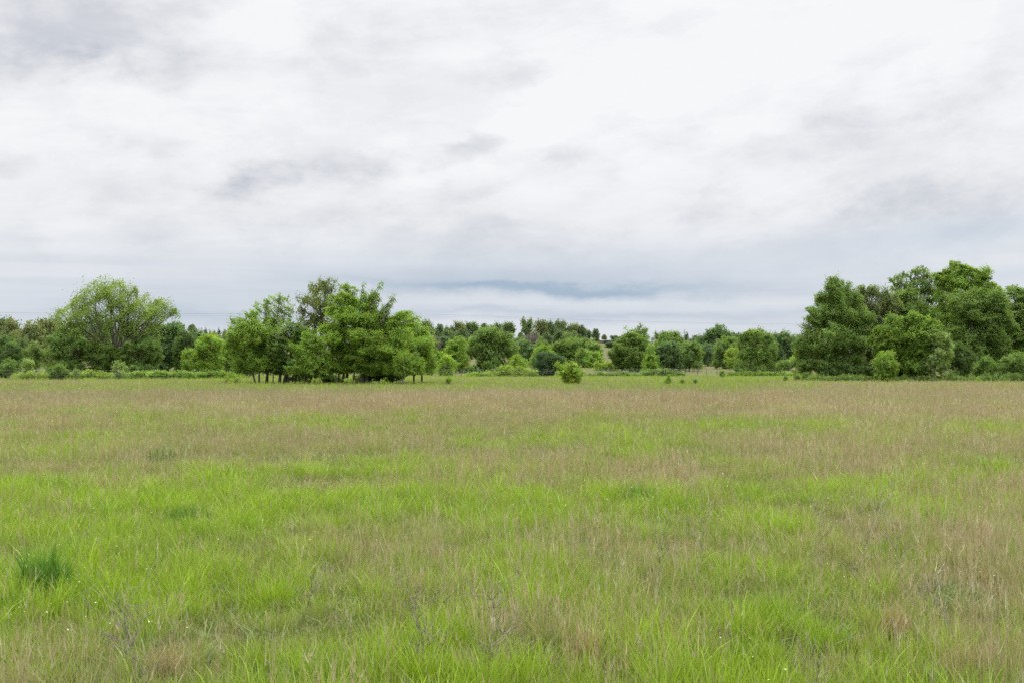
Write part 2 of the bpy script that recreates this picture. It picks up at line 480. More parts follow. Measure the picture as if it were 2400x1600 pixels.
def blades(x, y, h, w, lean, rng, seg, colors_root, colors_tip, curve=0.5, ang=None):
    """ribbon blades; returns vertices, triangles, colours"""
    n = len(x)
    z = terrain(x, y)
    if ang is None:
        ang = rng.random(n) * 2 * np.pi
    ldir = np.stack([np.cos(ang), np.sin(ang), np.zeros(n)], -1)
    fa = rng.random(n) * 2 * np.pi
    side = np.stack([np.cos(fa), np.sin(fa), np.zeros(n)], -1)
    base = np.stack([x, y, z - 0.01], -1)
    rows, cols = [], []
    for k in range(seg + 1):
        t = k / seg
        off = lean * h * (t ** (1 + curve * 1.6))
        up = h * t * np.sqrt(np.clip(1 - (0.55 * lean * t) ** 2, 0.1, 1))
        p = base + ldir * off[:, None] + np.array([0, 0, 1.0]) * up[:, None]
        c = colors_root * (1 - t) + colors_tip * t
        if k < seg:
            ww = w * (1 - t * 0.55) * 0.5
            rows += [p - side * ww[:, None], p + side * ww[:, None]]
            cols += [c, c]
        else:
            rows.append(p); cols.append(c)
    nv = 2 * seg + 1
    V = np.stack(rows, 1).reshape(-1, 3)
    Cc = np.stack(cols, 1).reshape(-1, 3)
    tri = []
    for k in range(seg - 1):
        a = 2 * k
        tri += [[a, a + 1, a + 3], [a, a + 3, a + 2]]
    a = 2 * (seg - 1)
    tri.append([a, a + 1, a + 2])
    T = (np.array(tri)[None] + (np.arange(n) * nv)[:, None, None]).reshape(-1, 3)
    return V, T, Cc

def join(parts):
    V, T, C, off = [], [], [], 0
    for v, t, c in parts:
        V.append(v); T.append(t + off); C.append(c); off += len(v)
    return np.concatenate(V), np.concatenate(T), np.concatenate(C)

def stuff(name, parts, mat, label, cat):
    V, T, C = join(parts)
    me = raw_mesh(name, V, T.ravel(), np.full(len(T), 3), mat, C)
    return tag(link(name, me), label, cat, kind="stuff")

LUSH = np.array([0.245, 0.370, 0.022]); MIDG = np.array([0.235, 0.305, 0.058]); OLIVE = np.array([0.270, 0.262, 0.110]); STRAW = np.array([0.40, 0.33, 0.20]); DEEP = np.array([0.070, 0.185, 0.018])

def build_green_grass():
    rng = np.random.default_rng(11)
    parts = []
    for n, d0, d1, seg in ((720000, 3.6, 17.0, 3), (380000, 17.0, 46.0, 2), (330000, 46.0, 330.0, 1)):
        x, y = scatter(n, rng, d0, d1, 1.55, 9.0)
        x, y, ang, t1, t2, t3 = tufts(x, y, rng)
        b = brown_field(x, y); l = lush_field(x, y)
        keep = rng.random(n) > b * 0.40
        x, y, b, l, ang, t1, t2, t3 = [q[keep] for q in (x, y, b, l, ang, t1, t2, t3)]
        n = len(x)
        far = np.maximum(1.0, y / 9.0)
        ll = np.clip(l + (t1 - 0.5) * 0.7, 0, 1)
        h = (0.095 + 0.105 * ll + 0.035 * b) * np.clip(rng.lognormal(0, 0.26, n), 0.4, 1.6) * (0.55 + 0.75 * t2)
        h *= np.interp(y, [0, 8, 20, 40, 100, 200], [0.78, 0.95, 1.2, 1.3, 1.4, 1.5])
        w = 0.0035 * rng.lognormal(0, 0.40, n) * (0.75 + 0.5 * ll) * far ** 0.80
        lean = np.clip(rng.normal(0.50, 0.30, n), 0.02, 1.4)
        c = MIDG + (LUSH - MIDG) * ll[:, None]
        dry = np.clip(rng.random(n) - 0.66 + 0.40 * b - 0.22 * l + 0.25 * (t3 - 0.5), 0, 1)
        c = c + (OLIVE - c) * np.clip(b * 0.40 + rng.normal(0.06, 0.15, n) + (0.50 - l) * 0.8 + (t3 - 0.5) * 0.5, 0, 1)[:, None]
        c = c + (STRAW - c) * np.clip(dry * 1.6, 0, 0.9)[:, None]
        dp = np.clip((t1 - 0.80) * 5, 0, 1) * 0.45 * np.clip(l * 1.6, 0, 1) + (rng.random(n) < 0.10) * 0.3
        c = c + (DEEP - c) * dp[:, None]
        c *= rng.lognormal(0, 0.14, n)[:, None] * (0.86 + 0.28 * t2)[:, None]
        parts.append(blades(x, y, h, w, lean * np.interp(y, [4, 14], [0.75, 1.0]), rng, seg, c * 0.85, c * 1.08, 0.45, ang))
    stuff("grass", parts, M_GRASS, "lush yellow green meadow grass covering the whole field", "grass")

BROWN = np.array([0.360, 0.285, 0.168]); REDB = np.array([0.345, 0.248, 0.158]); GREYB = np.array([0.41, 0.365, 0.255])

def build_dry_grass():
    rng = np.random.default_rng(12)
    parts = []
    for n, d0, d1, seg in ((190000, 3.6, 17.0, 2), (300000, 17.0, 46.0, 1), (260000, 46.0, 130.0, 1), (40000, 130, 320, 1)):
        x, y = scatter(n, rng, d0, d1, 1.35, 9.0)
        x, y, ang, t1, t2, t3 = tufts(x, y, rng, 0.30, 0.25, 0.4, 95)
        b = brown_field(x, y)
        keep = rng.random(n) < 0.08 + 0.66 * b ** 1.5 * (0.4 + 0.9 * t1)
        x, y, b, ang, t2, t3 = [q[keep] for q in (x, y, b, ang, t2, t3)]
        n = len(x)
        far = np.maximum(1.0, y / 9.0)
        h = (0.24 + 0.20 * b) * rng.lognormal(0, 0.25, n) * (0.75 + 0.5 * t2)
        w = 0.0024 * rng.lognormal(0, 0.3, n) * far ** 0.80
        lean = np.clip(np.abs(rng.normal(0.12, 0.14, n)), 0, 0.7)
        k = rng.random(n)[:, None]; hue = fbm(x, y, 7.0, 61, 3)[:, None]
        c = np.where(k < 0.5, BROWN, np.where(k < 0.35 + 0.5 * hue, REDB, GREYB))
        c = c * rng.lognormal(0, 0.13, n)[:, None] * (0.85 + 0.3 * t3)[:, None]
        grn = np.clip(0.55 - 0.3 * b, 0, 1)[:, None]
        parts.append(blades(x, y, h, w, lean, rng, seg, c * (1 - grn) + OLIVE * grn, c, 0.6, ang))
        # fuzzy seed heads: a few leaning flakes round the top of the stalk
        hd = rng.random(n) < 0.6
        for r in range(3 if d0 < 10 else (2 if d0 < 40 else 1)):
            m = int(hd.sum())
            hh = h[hd] * rng.uniform(0.14, 0.28, m)
            off = (h * lean * 0.7)[hd]
            xs = x[hd] + np.cos(ang[hd]) * off + rng.normal(0, 0.006, m) * far[hd]; ys = y[hd] + np.sin(ang[hd]) * off + rng.normal(0, 0.006, m) * far[hd]
            V, T, C = blades(xs, ys, hh, 0.0036 * far[hd] ** 0.9 * rng.lognormal(0, 0.3, m), np.abs(rng.normal(0.3, 0.2, m)), rng, 1, c[hd] * 1.0, c[hd] * 1.1, 0.4)
            V = V.reshape(m, 3, 3); V[:, :, 2] += (h[hd] * rng.uniform(0.60, 0.85, m))[:, None]
            parts.append((V.reshape(-1, 3), T, C))
    # matted thatch lying low between the blades, close by
    x, y = scatter(90000, rng, 3.6, 30.0, 1.5, 9.0)
    n = len(x)
    far = np.maximum(1, y / 9)
    c = STRAW * rng.lognormal(-0.25, 0.25, n)[:, None]
    parts.append(blades(x, y, rng.uniform(0.05, 0.2, n), 0.0030 * far ** 0.8 * np.ones(n), rng.uniform(0.7, 1.6, n), rng, 2, c * 0.8, c, 0.5))
    stuff("dry_grass", parts, M_DRY, "dry reddish brown seed stalks standing thick across the middle of the field", "dry grass")

def build_weeds():
    """dead branching weed stems, grey and tan, and low ferny herbs"""
    rng = np.random.default_rng(13)
    parts = []
    x, y = scatter(4200, rng, 4.2, 26.0, 1.2, 9.0)
    b = brown_field(x, y)
    keep = rng.random(len(x)) < 0.25 + 0.6 * b
    x, y = x[keep], y[keep]; n = len(x)
    h = rng.uniform(0.22, 0.5, n)
    c = (GREYB * 0.85) * rng.lognormal(0, 0.2, n)[:, None]
    lean = np.abs(rng.normal(0.3, 0.25, n))
    for r in range(6):
        f = rng.uniform(0.5, 1.0, n) if r else np.ones(n)
        parts.append(blades(x + rng.normal(0, 0.014, n), y + rng.normal(0, 0.014, n), h * f, 0.0023 * f * np.maximum(1, y / 9) ** 0.7, lean * rng.uniform(0.6, 2.0, n), rng, 2, c * 0.85, c, 0.3))
    stuff("dead_weeds", parts, M_DRY, "grey dead weed stems leaning among the grass", "weeds")
    parts = []
    x, y = scatter(12000, rng, 3.8, 24.0, 1.4, 9.0)
    n = len(x)
    keep = fbm(x, y, 1.6, 71, 3) > 0.49
    x, y = x[keep], y[keep]; n = len(x)
    cb = np.array([0.150, 0.215, 0.065]) * rng.lognormal(0, 0.15, n)[:, None]
    for r in range(9):
        hh = rng.uniform(0.06, 0.17, n)
        parts.append(blades(x + rng.normal(0, 0.035, n), y + rng.normal(0, 0.035, n), hh, rng.uniform(0.008, 0.016, n), rng.uniform(0.5, 1.5, n), rng, 2, cb * 0.9, cb * 1.1, 0.5))
    stuff("broadleaf_herbs", parts, M_GRASS, "low grey green broadleaf herbs growing between the grass blades", "herbs")

def build_flowers():
    rng = np.random.default_rng(14)
    parts = []
    x, y = scatter(9000, rng, 4.6, 40.0, 1.3, 9.0)
    cl = fbm(x, y, 1.3, 81, 3) * 0.6 + fbm(x, y, 5.0, 83, 2) * 0.4
    keep = cl > 0.60
    x, y = x[keep], y[keep]
    xe, ye = scatter(110, rng, 4.6, 40.0, 1.2, 9.0)
    x = np.concatenate([x, xe]); y = np.concatenate([y, ye]); n = len(x)
    z = terrain(x, y) + rng.uniform(0.16, 0.30, n)
    r = rng.uniform(0.0025, 0.0055, n) * np.maximum(1, y / 10) ** 0.5
    V, T = [], []
    ang = np.linspace(0, 2 * np.pi, 6, endpoint=False)
    ctr = np.stack([x, y, z + r * 0.35], -1)[:, None]
    tilt = rng.normal(0, 0.35, (n, 2))
    ring = np.stack([x[:, None] + r[:, None] * np.cos(ang), y[:, None] + r[:, None] * np.sin(ang),
                     z[:, None] + r[:, None] * (tilt[:, :1] * np.cos(ang) + tilt[:, 1:] * np.sin(ang))], -1)
    V = np.concatenate([ctr, ring], 1).reshape(-1, 3)
    tri = np.array([[0, k + 1, (k + 1) % 6 + 1] for k in range(6)])
    T = (tri[None] + (np.arange(n) * 7)[:, None, None]).reshape(-1, 3)
    col = np.where(rng.random((n, 1)) < 0.86, np.array([[0.62, 0.64, 0.46]]), np.array([[0.70, 0.62, 0.10]]))
    C = np.repeat(col, 7, 0)
    parts.append((V, T, C))
    c = np.tile(np.array([0.14, 0.19, 0.05]), (n, 1))
    parts.append(blades(x, y, z - terrain(x, y), np.full(n, 0.0016), np.zeros(n), rng, 1, c, c))
    stuff("wildflowers", parts, M_GRASS, "tiny white and yellow wildflowers dotted through the near grass", "wildflowers")

build_green_grass()
build_dry_grass()
build_weeds()
build_flowers()

def tussock(px, d, n, hh, rad, label, seed, col=(0.085, 0.190, 0.022), group="tall grass clumps in the field", wid=0.0062, name="grass_tussock"):
    rng = np.random.default_rng(seed)
    p = ground_at(px, d)
    a = rng.random(n) * 2 * np.pi; r = np.sqrt(rng.random(n)) * rad
    x, y = p[0] + r * np.cos(a), p[1] + r * np.sin(a)
    h = hh * rng.uniform(0.45, 1.0, n) * (1 - 0.35 * r / rad)
    c = np.array(col) * rng.lognormal(0, 0.22, n)[:, None]
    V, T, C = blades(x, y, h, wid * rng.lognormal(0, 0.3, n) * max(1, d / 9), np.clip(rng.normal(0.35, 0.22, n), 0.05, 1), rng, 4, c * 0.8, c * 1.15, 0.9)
    me = raw_mesh(name, V - p, T.ravel(), np.full(len(T), 3), M_GRASS, C)
    o = link(name, me); o.location = p
    return tag(o, label, "grass clump", group)

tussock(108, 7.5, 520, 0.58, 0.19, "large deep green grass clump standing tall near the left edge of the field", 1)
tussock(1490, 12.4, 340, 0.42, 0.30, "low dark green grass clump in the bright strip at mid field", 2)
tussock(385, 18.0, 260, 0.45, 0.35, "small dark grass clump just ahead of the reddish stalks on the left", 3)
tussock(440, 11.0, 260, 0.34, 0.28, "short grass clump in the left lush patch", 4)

G_ST = "pale straw tufts in the near grass"
for i, (px_, d_, n_, hh_, rad_, lab_) in enumerate((
        (2262, 5.6, 300, 0.34, 0.15, "pale pinkish straw tuft near the lower right corner of the field"),
        (1725, 6.6, 220, 0.26, 0.16, "flattened straw tuft right of centre in the near grass"),
        (1370, 5.9, 220, 0.34, 0.10, "upright reddish straw tuft just right of centre in the near grass"),
        (395, 5.6, 240, 0.30, 0.12, "tan straw tuft beside the dead weed in the lower left grass"),
        (480, 4.75, 200, 0.20, 0.16, "matted straw tuft at the bottom edge left of centre"),
        (2090, 6.4, 220, 0.40, 0.12, "tall thin straw tuft on the right before the brown patch"),
        (1130, 5.1, 160, 0.22, 0.12, "small straw tuft at the bottom edge near the centre"),
        (275, 13.5, 320, 0.46, 0.55, "wide rusty straw tuft in the left middle of the field"))):
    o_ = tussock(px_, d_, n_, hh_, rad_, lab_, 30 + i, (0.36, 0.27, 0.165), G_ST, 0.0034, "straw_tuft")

# ------------------------------------------------------------------ trees
GREEN = {
    'mid': (0.170, 0.267, 0.063), 'bright': (0.237, 0.372, 0.054), 'dark': (0.124, 0.205, 0.060), 'blue': (0.138, 0.229, 0.088),
    'olive': (0.179, 0.280, 0.073), 'pale': (0.245, 0.345, 0.110), 'cedar': (0.076, 0.139, 0.054), 'yellow': (0.275, 0.378, 0.067),
    'fresh': (0.216, 0.339, 0.054), 'brownish': (0.193, 0.250, 0.099),
}

def box_lobes(x0, x1, yt, yb, d, rng, shape='round', n=8):
    """lobes (world centre, radii) that fill a photo box at depth d"""
    L = []
    cx, w, h = (x0 + x1) / 2, (x1 - x0) / 2, (yb - yt)
    k = d / F
    def add(px, py, rx, ry, dz=0.0):
        c = pix(px, py, d + dz)
        L.append((c, np.array([rx * k, rx * k * 0.92, ry * k])))
    if shape == 'cone':
        for i in range(5):
            t = (i + 0.4) / 5
            add(cx + rng.uniform(-.08, .08) * w, yb - h * t * 0.95, w * (1.0 - 0.82 * t), h * 0.16)
    elif shape == 'column':
        for i in range(6):
            t = (i + 0.5) / 6
            rr = w * (0.62 + 0.33 * math.sin(math.pi * (0.15 + 0.8 * t)))
            add(cx + rng.uniform(-.25, .25) * w, yb - h * t, rr, h * 0.15, rng.uniform(-.3, .3) * w * k)
    elif shape == 'umbrella':
        add(cx, yt + h * 0.42, w * 0.62, h * 0.34)
        for i in range(n):
            a = math.pi * (i + 0.5) / n
            add(cx - math.cos(a) * w * 0.68, yt + h * 0.48 - math.sin(a) * h * 0.24, w * rng.uniform(0.24, 0.36), h * rng.uniform(0.14, 0.22), rng.uniform(-.5, .5) * w * k)
    elif shape == 'mound':
        m = max(3, int(n))
        for i in range(m):
            t = (i + 0.5) / m
            env = (1 - abs(2 * t - 1) ** 2.4)
            hh = h * (0.55 + 0.45 * env) * rng.uniform(0.8, 1.0)
            add(x0 + (x1 - x0) * t, yb - hh * 0.5, (x1 - x0) / m * 0.95, hh * 0.5, rng.uniform(-.4, .4) * w / m * 2 * k)
    else:
        add(cx + rng.uniform(-.06, .06) * w, yt + h * 0.56, w * 0.66, h * 0.37)
        for i in range(n + 3):
            a = -0.35 + (math.pi + 0.7) * (i + rng.uniform(0.1, 0.9)) / (n + 3)
            f = rng.uniform(0.86, 1.10)
            px = cx + math.cos(a) * w * 0.70 * f; py = yt + h * 0.49 - math.sin(a) * h * 0.38 * f
            add(px, py, w * rng.uniform(0.17, 0.34), h * rng.uniform(0.09, 0.16), rng.uniform(-.6, .6) * w * k)
        for i in range(max(3, n // 2)):
            add(cx + (2 * (i + rng.random()) / max(3, n // 2) - 1) * 0.8 * w, yb - h * rng.uniform(0.04, 0.22), w * rng.uniform(0.26, 0.44), h * rng.uniform(0.10, 0.18), rng.uniform(-.6, .6) * w * k)
    return L

def make_leaves(lobes, d, rng, color, dens=1.0, leaf=1.0, shell=0.20, clump=1.0, ground=None, droop=0.0, clear=0.0, warp=1.0):
    src_lobes = list(lobes)
    s0 = 0.00084 * d * leaf
    Cn, Nn, Cl, Sz = [], [], [], []
    centers = []
    per = 30
    fine = []
    core, solid = (0.84, 0.85) if dens >= 0.75 else (0.74, 0.5)
    if shell >= 0.45:
        fine = [(c, r, 1.0) for c, r in lobes]; lobes = []
    for c, r in lobes:                      # break every lobe into billows of different size
        if min(r) < 5.5 * s0:
            fine.append((c, r, 1.0)); continue
        fine.append((c, r * core, solid))
        m = int(np.clip(8 + 0.7 * min(r) / s0 / 3, 9, 26))
        for j in range(m):
            u = rng.normal(size=3); u /= np.linalg.norm(u)
            f = rng.uniform(0.16, 0.42)
            fine.append((c + u * r * (1.08 - f * 0.75), r * f * np.array([1.05, 1.05, 0.95]), rng.uniform(0.75, 1.05)))
        for j in range(int(rng.integers(2, 6))):     # shoots that stick out of the outline
            u = rng.normal(size=3); u[2] = abs(u[2]); u /= np.linalg.norm(u)
            fine.append((c + u * r * rng.uniform(1.0, 1.12), r * rng.uniform(0.08, 0.17) * np.array([0.9, 0.9, 1.3]), 0.6))
    for c, r, dd in fine:
        a, b, e = r
        area = 4 * math.pi * (((a * b) ** 1.6 + (a * e) ** 1.6 + (b * e) ** 1.6) / 3) ** (1 / 1.6)
        n = int(dens * dd * area * 1.75 / (1.0 * s0 * s0)) + 12
        k = max(1, n // per)
        u = rng.normal(size=(k, 3)); u /= np.linalg.norm(u, axis=1, keepdims=True)
        f = 1 - np.abs(rng.normal(0, shell, k)); f = np.clip(f, 0.05, 1) + rng.normal(0, 0.06, k) + (rng.random(k) < 0.07) * rng.uniform(0, 0.28, k)
        p = c + u * r * f[:, None]
        centers.append(p)
        rc = np.clip(0.16 * (a + e) * 0.5, 1.6 * s0, 6.0 * s0 * max(1.0, clump)) * clump
        ck = rng.lognormal(0.02, 0.18, k)
        hue = rng.normal(0, 0.07, k)
        ids = np.repeat(np.arange(k), per)
        q = p[ids] + rng.normal(size=(len(ids), 3)) * rc * np.array([1, 1, 0.85])
        if droop:
            q[:, 2] -= np.abs(rng.normal(0, droop, len(ids)))
        nn = 0.65 * u[ids] + np.array([0, 0, 0.40]) + rng.normal(size=(k, 3))[ids] * 0.35 + rng.normal(size=(len(ids), 3)) * 0.33
        cc = np.asarray(color)[None] * (ck[ids] * rng.lognormal(0, 0.10, len(ids)))[:, None]
        cc = cc * np.stack([1 + hue[ids], np.ones(len(ids)), 1 - 0.5 * hue[ids]], -1)
        Cn.append(q); Nn.append(nn); Cl.append(cc); Sz.append(s0 * rng.uniform(0.65, 1.3, len(ids)))
    C = np.concatenate(Cn); Nn = np.concatenate(Nn); cl = np.concatenate(Cl); sz = np.concatenate(Sz)
    cen = np.concatenate(centers)
    Rm = float(np.mean([np.mean(r) for _, r in src_lobes]))
    for wl, amp in ((2.3, 0.17 * warp), (0.95, 0.10 * warp), (0.42, 0.05)):      # warp the whole crown so that no billow stays a ball
        kv = rng.normal(size=(3, 3)) * (2 * math.pi / (wl * Rm)) / 1.7
        ph = rng.random(3) * 6.283
        C = C + amp * Rm * np.sin(C @ kv.T + ph)
        cen = cen + amp * Rm * np.sin(cen @ kv.T + ph)
    if ground is not None:
        keep = C[:, 2] > ground + 0.05 + clear * rng.uniform(0.6, 1.25, len(C))
        C, Nn, cl, sz = C[keep], Nn[keep], cl[keep], sz[keep]
    Nn /= np.linalg.norm(Nn, axis=1, keepdims=True) + 1e-9
    t = np.cross(Nn, rng.normal(size=C.shape)); t /= np.linalg.norm(t, axis=1, keepdims=True) + 1e-9
    b = np.cross(Nn, t)
    s = sz[:, None]
    V = np.stack([C - t * s, C + b * s * 0.5 + Nn * s * 0.12, C + t * s, C - b * s * 0.5 + Nn * s * 0.12], 1).reshape(-1, 3)
    return V, np.repeat(np.clip(cl, 0, 0.6), 4, 0), cen

def leaf_mesh(name, V, C, origin, mat=None):
    n = len(V) // 4
    return raw_mesh(name, V - origin, np.arange(n * 4), np.full(n, 4), mat or M_LEAF, C)

def bend(p0, p1, rng, k=5, wob=0.08, sag=0.0):
    t = np.linspace(0, 1, k)[:, None]
    L = np.linalg.norm(p1 - p0)
    pts = p0 + (p1 - p0) * t
    off = rng.normal(size=3) * wob * L
    pts = pts + np.sin(np.pi * t) * off
    pts[:, 2] += (np.sin(np.pi * t[:, 0]) * sag * L)
    return pts

TREES = []
def tree(name, label, cat, d, bx, lobes, color, seed, dens=1.0, leaf=1.0, stems=None, trunk_r=None, group=None, limbs=False,
         shell=0.20, clump=1.0, twigs=16, parts=('trunk', 'crown'), fork=0.35, by=None, droop=0.0, bark=None, twig_r=1.0, clear=0.0, warp=1.0):
    """bx: photo column of the foot.  stems: list of (foot column, foot depth offset, top column, top row, radius)"""
    rng = np.random.default_rng(seed)
    base = ground_at(bx, d)
    V, C, centers = make_leaves(lobes, d, rng, GREEN[color] if isinstance(color, str) else color, dens, leaf, shell, clump, base[2], droop, clear, warp)
    root = empty(name, base)
    tag(root, label, cat, group)
    k = d / F
    zmax = max(c[2] + r[2] for c, r in lobes)
    Ht = zmax - base[2]
    tr = trunk_r or max(0.05, 0.024 * Ht)
    feet = []
    if stems is None:
        topz = base[2] + Ht * fork
        cxm = np.mean([c[0] for c, r in lobes]); cym = np.mean([c[1] for c, r in lobes])
        top = np.array([base[0] * 0.6 + cxm * 0.4, base[1] * 0.6 + cym * 0.4, topz])
        feet.append((base + np.array([0, 0, -0.15]), top, tr))
    else:
        for fx, dz, tx, ty, r in stems:
            f = ground_at(fx, d + dz)
            feet.append((f + np.array([0, 0, -0.15]), pix(tx, ty, d + dz), r))
    meshes = []
    for i, (f, top, r) in enumerate(feet):
        T = Tubes()
        pts = bend(f, top, rng, 6, 0.035)
        rad = r * np.linspace(1.0, 0.62, 6); rad[0] *= 1.35
        T.tube(pts, rad, 7)
        meshes.append(T)
    tops = np.array([t for _, t, _ in feet])
    limb_meshes = []
    for li, (c, r) in enumerate(lobes):
        j = int(np.argmin(np.linalg.norm(tops - c, axis=1)))
        f, top, rr = feet[j]
        T = Tubes() if limbs else meshes[j]
        lr = rr * (0.50 if len(lobes) > 3 else 0.6)
        end = c + r * np.array([0, 0, 0.35])
        pts = bend(top - (top - f) * 0.03, end, rng, 6, 0.07, -0.04)
        T.tube(pts, lr * np.linspace(1.0, 0.30, 6), 6)
        sel = centers[np.linalg.norm((centers - c) / r, axis=1) < 1.1]
        if len(sel):
            for q in sel[rng.integers(0, len(sel), min(twigs, len(sel)))]:
                s = pts[rng.integers(2, 6)]
                T.tube(bend(s, q, rng, 4, 0.08), max(lr * 0.22, 0.010) * twig_r * np.linspace(1.0, 0.35, 4), 4)
        if limbs:
            limb_meshes.append((j, T))
    trunks = []
    for T in meshes:
        trunks.append(link(parts[0], T.mesh(parts[0], bark or M_BARK, base), root))
    for j, T in limb_meshes:
        link("limb", T.mesh("limb", bark or M_BARK, base), trunks[j])
    if dens > 0:
        link(parts[1], leaf_mesh(parts[1], V, C, base), root)
    TREES.append(root)
    return root

def lob(d, *items):
    """items: (px, py, rx, ry[, depth offset in m])"""
    out = []
    for it in items:
        px, py, rx, ry = it[:4]; dz = it[4] if len(it) > 4 else 0.0
        k = (d + dz) / F
        out.append((pix(px, py, d + dz), np.array([rx * k, rx * k * 0.9, ry * k])))
    return out

def spray(d, x0, y0, x1, y1, r0, r1, n=6, dz=0.0):
    """a leafy shoot as a row of shrinking lobes"""
    return [(x0 + (x1 - x0) * t, y0 + (y1 - y0) * t, r0 + (r1 - r0) * t, (r0 + (r1 - r0) * t) * 1.15, dz) for t in np.linspace(0, 1, n)]

def bx(seed, d, x0, x1, yt, yb, shape='round', n=8):
    return box_lobes(x0, x1, yt, yb, d, np.random.default_rng(seed), shape, n)

def dead_weed(px, d, h, lean, label, seed):
    """a dry woody herb: one bent stem with forking side twigs"""
    rng = np.random.default_rng(seed)
    g = ground_at(px, d)
    T = Tubes()
    top = g + np.array([lean * h, rng.normal(0, 0.1) * h, h])
    st = bend(g - [0, 0, .02], top, rng, 7, 0.06)
    T.tube(st, np.linspace(0.0034, 0.0013, 7), 4)
    for k in range(11):
        b0 = st[rng.integers(2, 7)]
        e = b0 + np.array([rng.normal(0, .13) + lean * .1, rng.normal(0, .1), rng.uniform(.06, .20)]) * h / 0.45
        p = bend(b0, e, rng, 4, 0.08)
        T.tube(p, np.linspace(0.0020, 0.0009, 4), 3)
        for q in range(3):
            c0 = p[rng.integers(1, 4)]
            T.tube(bend(c0, c0 + np.array([rng.normal(0, .05), rng.normal(0, .04), rng.uniform(.03, .09)]) * h / 0.45, rng, 3, .1), [0.0013, 0.001, 0.0007], 3)
    o = link("dead_weed", T.mesh("dead_weed", M_WEED, g)); o.location = g
    tag(o, label, "dead weed", "dead branching weeds in the near grass")

M_WEED = plain_material("dry_weed_stem", (0.17, 0.145, 0.115), (0.30, 0.265, 0.22), 30.0, 0.9)
for i, (px_, d_, h_, le_, lab_) in enumerate((
        (350, 5.3, 0.46, -0.25, "dead branching weed leaning left beside the tan straw tuft"), (405, 5.1, 0.42, -0.5, "low dead weed leaning far over in the lower left grass"),
        (960, 5.6, 0.44, 0.45, "grey dead weed leaning right near the bottom centre"), (1085, 5.5, 0.46, 0.35, "tall dead weed leaning right, right of the grey one at bottom centre"),
        (1000, 6.0, 0.36, -0.2, "short dead weed between the two leaning ones at bottom centre"), (1215, 5.8, 0.36, -0.4, "dead weed leaning left beside the upright reddish straw tuft"),
        (1545, 7.4, 0.50, 0.05, "upright dead weed in the middle of the near field"), (1630, 7.9, 0.52, 0.1, "upright dead weed just right of the middle of the near field"),
        (1915, 7.9, 0.56, 0.05, "dark upright dead weed at the left of the brown patch"), (2010, 8.4, 0.54, 0.3, "dead weed with curved stem inside the brown patch"),
        (2120, 7.6, 0.54, -0.1, "dead weed at the front of the brown patch"), (2255, 5.9, 0.42, -0.45, "dead weed leaning left behind the pinkish straw tuft"),
        (1885, 5.0, 0.34, 0.2, "short dead weed near the bottom edge right of centre"), (700, 6.6, 0.36, 0.3, "lone dead weed in the green grass left of centre"))):
    dead_weed(px_, d_, h_, le_, lab_, 60 + i)

# --- the clump in the field, about a hundred metres away
G1 = "trees of the clump in the middle of the field"
tree("clump_tree", "slender tree with a leaning bare stem at the left end of the field clump", "tree", 101, 600,
     lob(101, (562, 800, 34, 34, -1), (590, 785, 40, 30), (620, 800, 32, 40, 1), (575, 840, 36, 26), (600, 850, 30, 20), (548, 825, 20, 24), (560, 855, 24, 14), (625, 850, 26, 18)), 'fresh', 101, 0.85,
     stems=[(600, 0, 584, 840, 0.11), (640, 0.5, 636, 840, 0.07)], group=G1, clear=1.15, twigs=22)
tree("clump_tree", "airy tree with flat topped open crown above the leaning stem of the field clump", "tree", 103, 622,
     lob(103, (556, 752, 22, 16), (590, 738, 26, 15, 1), (625, 722, 26, 16), (655, 706, 24, 15), (668, 730, 20, 26, 1), (640, 752, 30, 18), (600, 770, 34, 18), (655, 775, 28, 30), (636, 820, 40, 30), (660, 850, 30, 22)), 'fresh', 102, 0.42,
     stems=[(608, 1, 612, 840, 0.12), (625, 0, 634, 800, 0.15)], group=G1, clear=1.15, twigs=26, clump=1.2, shell=0.46)
tree("clump_tree", "twin trunked tree left of the tallest crown in the field clump", "tree", 102, 660,
     lob(102, (690, 790, 34, 34), (660, 810, 30, 34, -1), (715, 815, 30, 36, 1), (690, 850, 46, 20), (650, 858, 30, 16), (690, 868, 40, 14), (630, 855, 26, 16)), 'mid', 103, 0.85,
     stems=[(655, 0, 662, 800, 0.16), (666, 0.6, 690, 790, 0.2), (690, 0.3, 700, 830, 0.08), (676, -.3, 680, 830, 0.07)], group=G1, clear=1.15, twigs=20)
tree("clump_tree", "tallest tree of the field clump with thin reddish green top", "tree", 105, 765,
     lob(105, (758, 664, 26, 16), (735, 676, 24, 16, 1), (780, 682, 24, 16), (715, 700, 20, 18), (745, 706, 30, 20, -1), (775, 720, 26, 22), (705, 732, 16, 22), (735, 745, 28, 22), (765, 760, 34, 26), (715, 768, 26, 20)), (0.185, 0.245, 0.062), 104, 0.34,
     stems=[(758, 0, 756, 740, 0.24), (768, 0.5, 772, 760, 0.22)], group=G1, clear=1.15, twigs=34, clump=1.2, shell=0.46)
tree("clump_tree", "bright layered tree just right of the tallest crown in the field clump", "tree", 101, 808,
     lob(101, (815, 685, 16, 16), (800, 706, 26, 16, -1), (826, 712, 24, 18), (790, 735, 30, 16), (820, 745, 40, 16, -1.5), (800, 775, 46, 14), (830, 780, 40, 14, 1), (775, 800, 42, 14, -1.5), (815, 812, 44, 18), (795, 842, 44, 22), (820, 855, 40, 18), (780, 862, 30, 16), (835, 835, 36, 22)), 'bright', 105, 0.8,
     stems=[(804, 0, 806, 760, 0.13), (811, 0.5, 822, 770, 0.13), (793, 0.4, 790, 830, 0.07), (826, -.3, 832, 830, 0.08)], group=G1, clear=1.15, twigs=22)
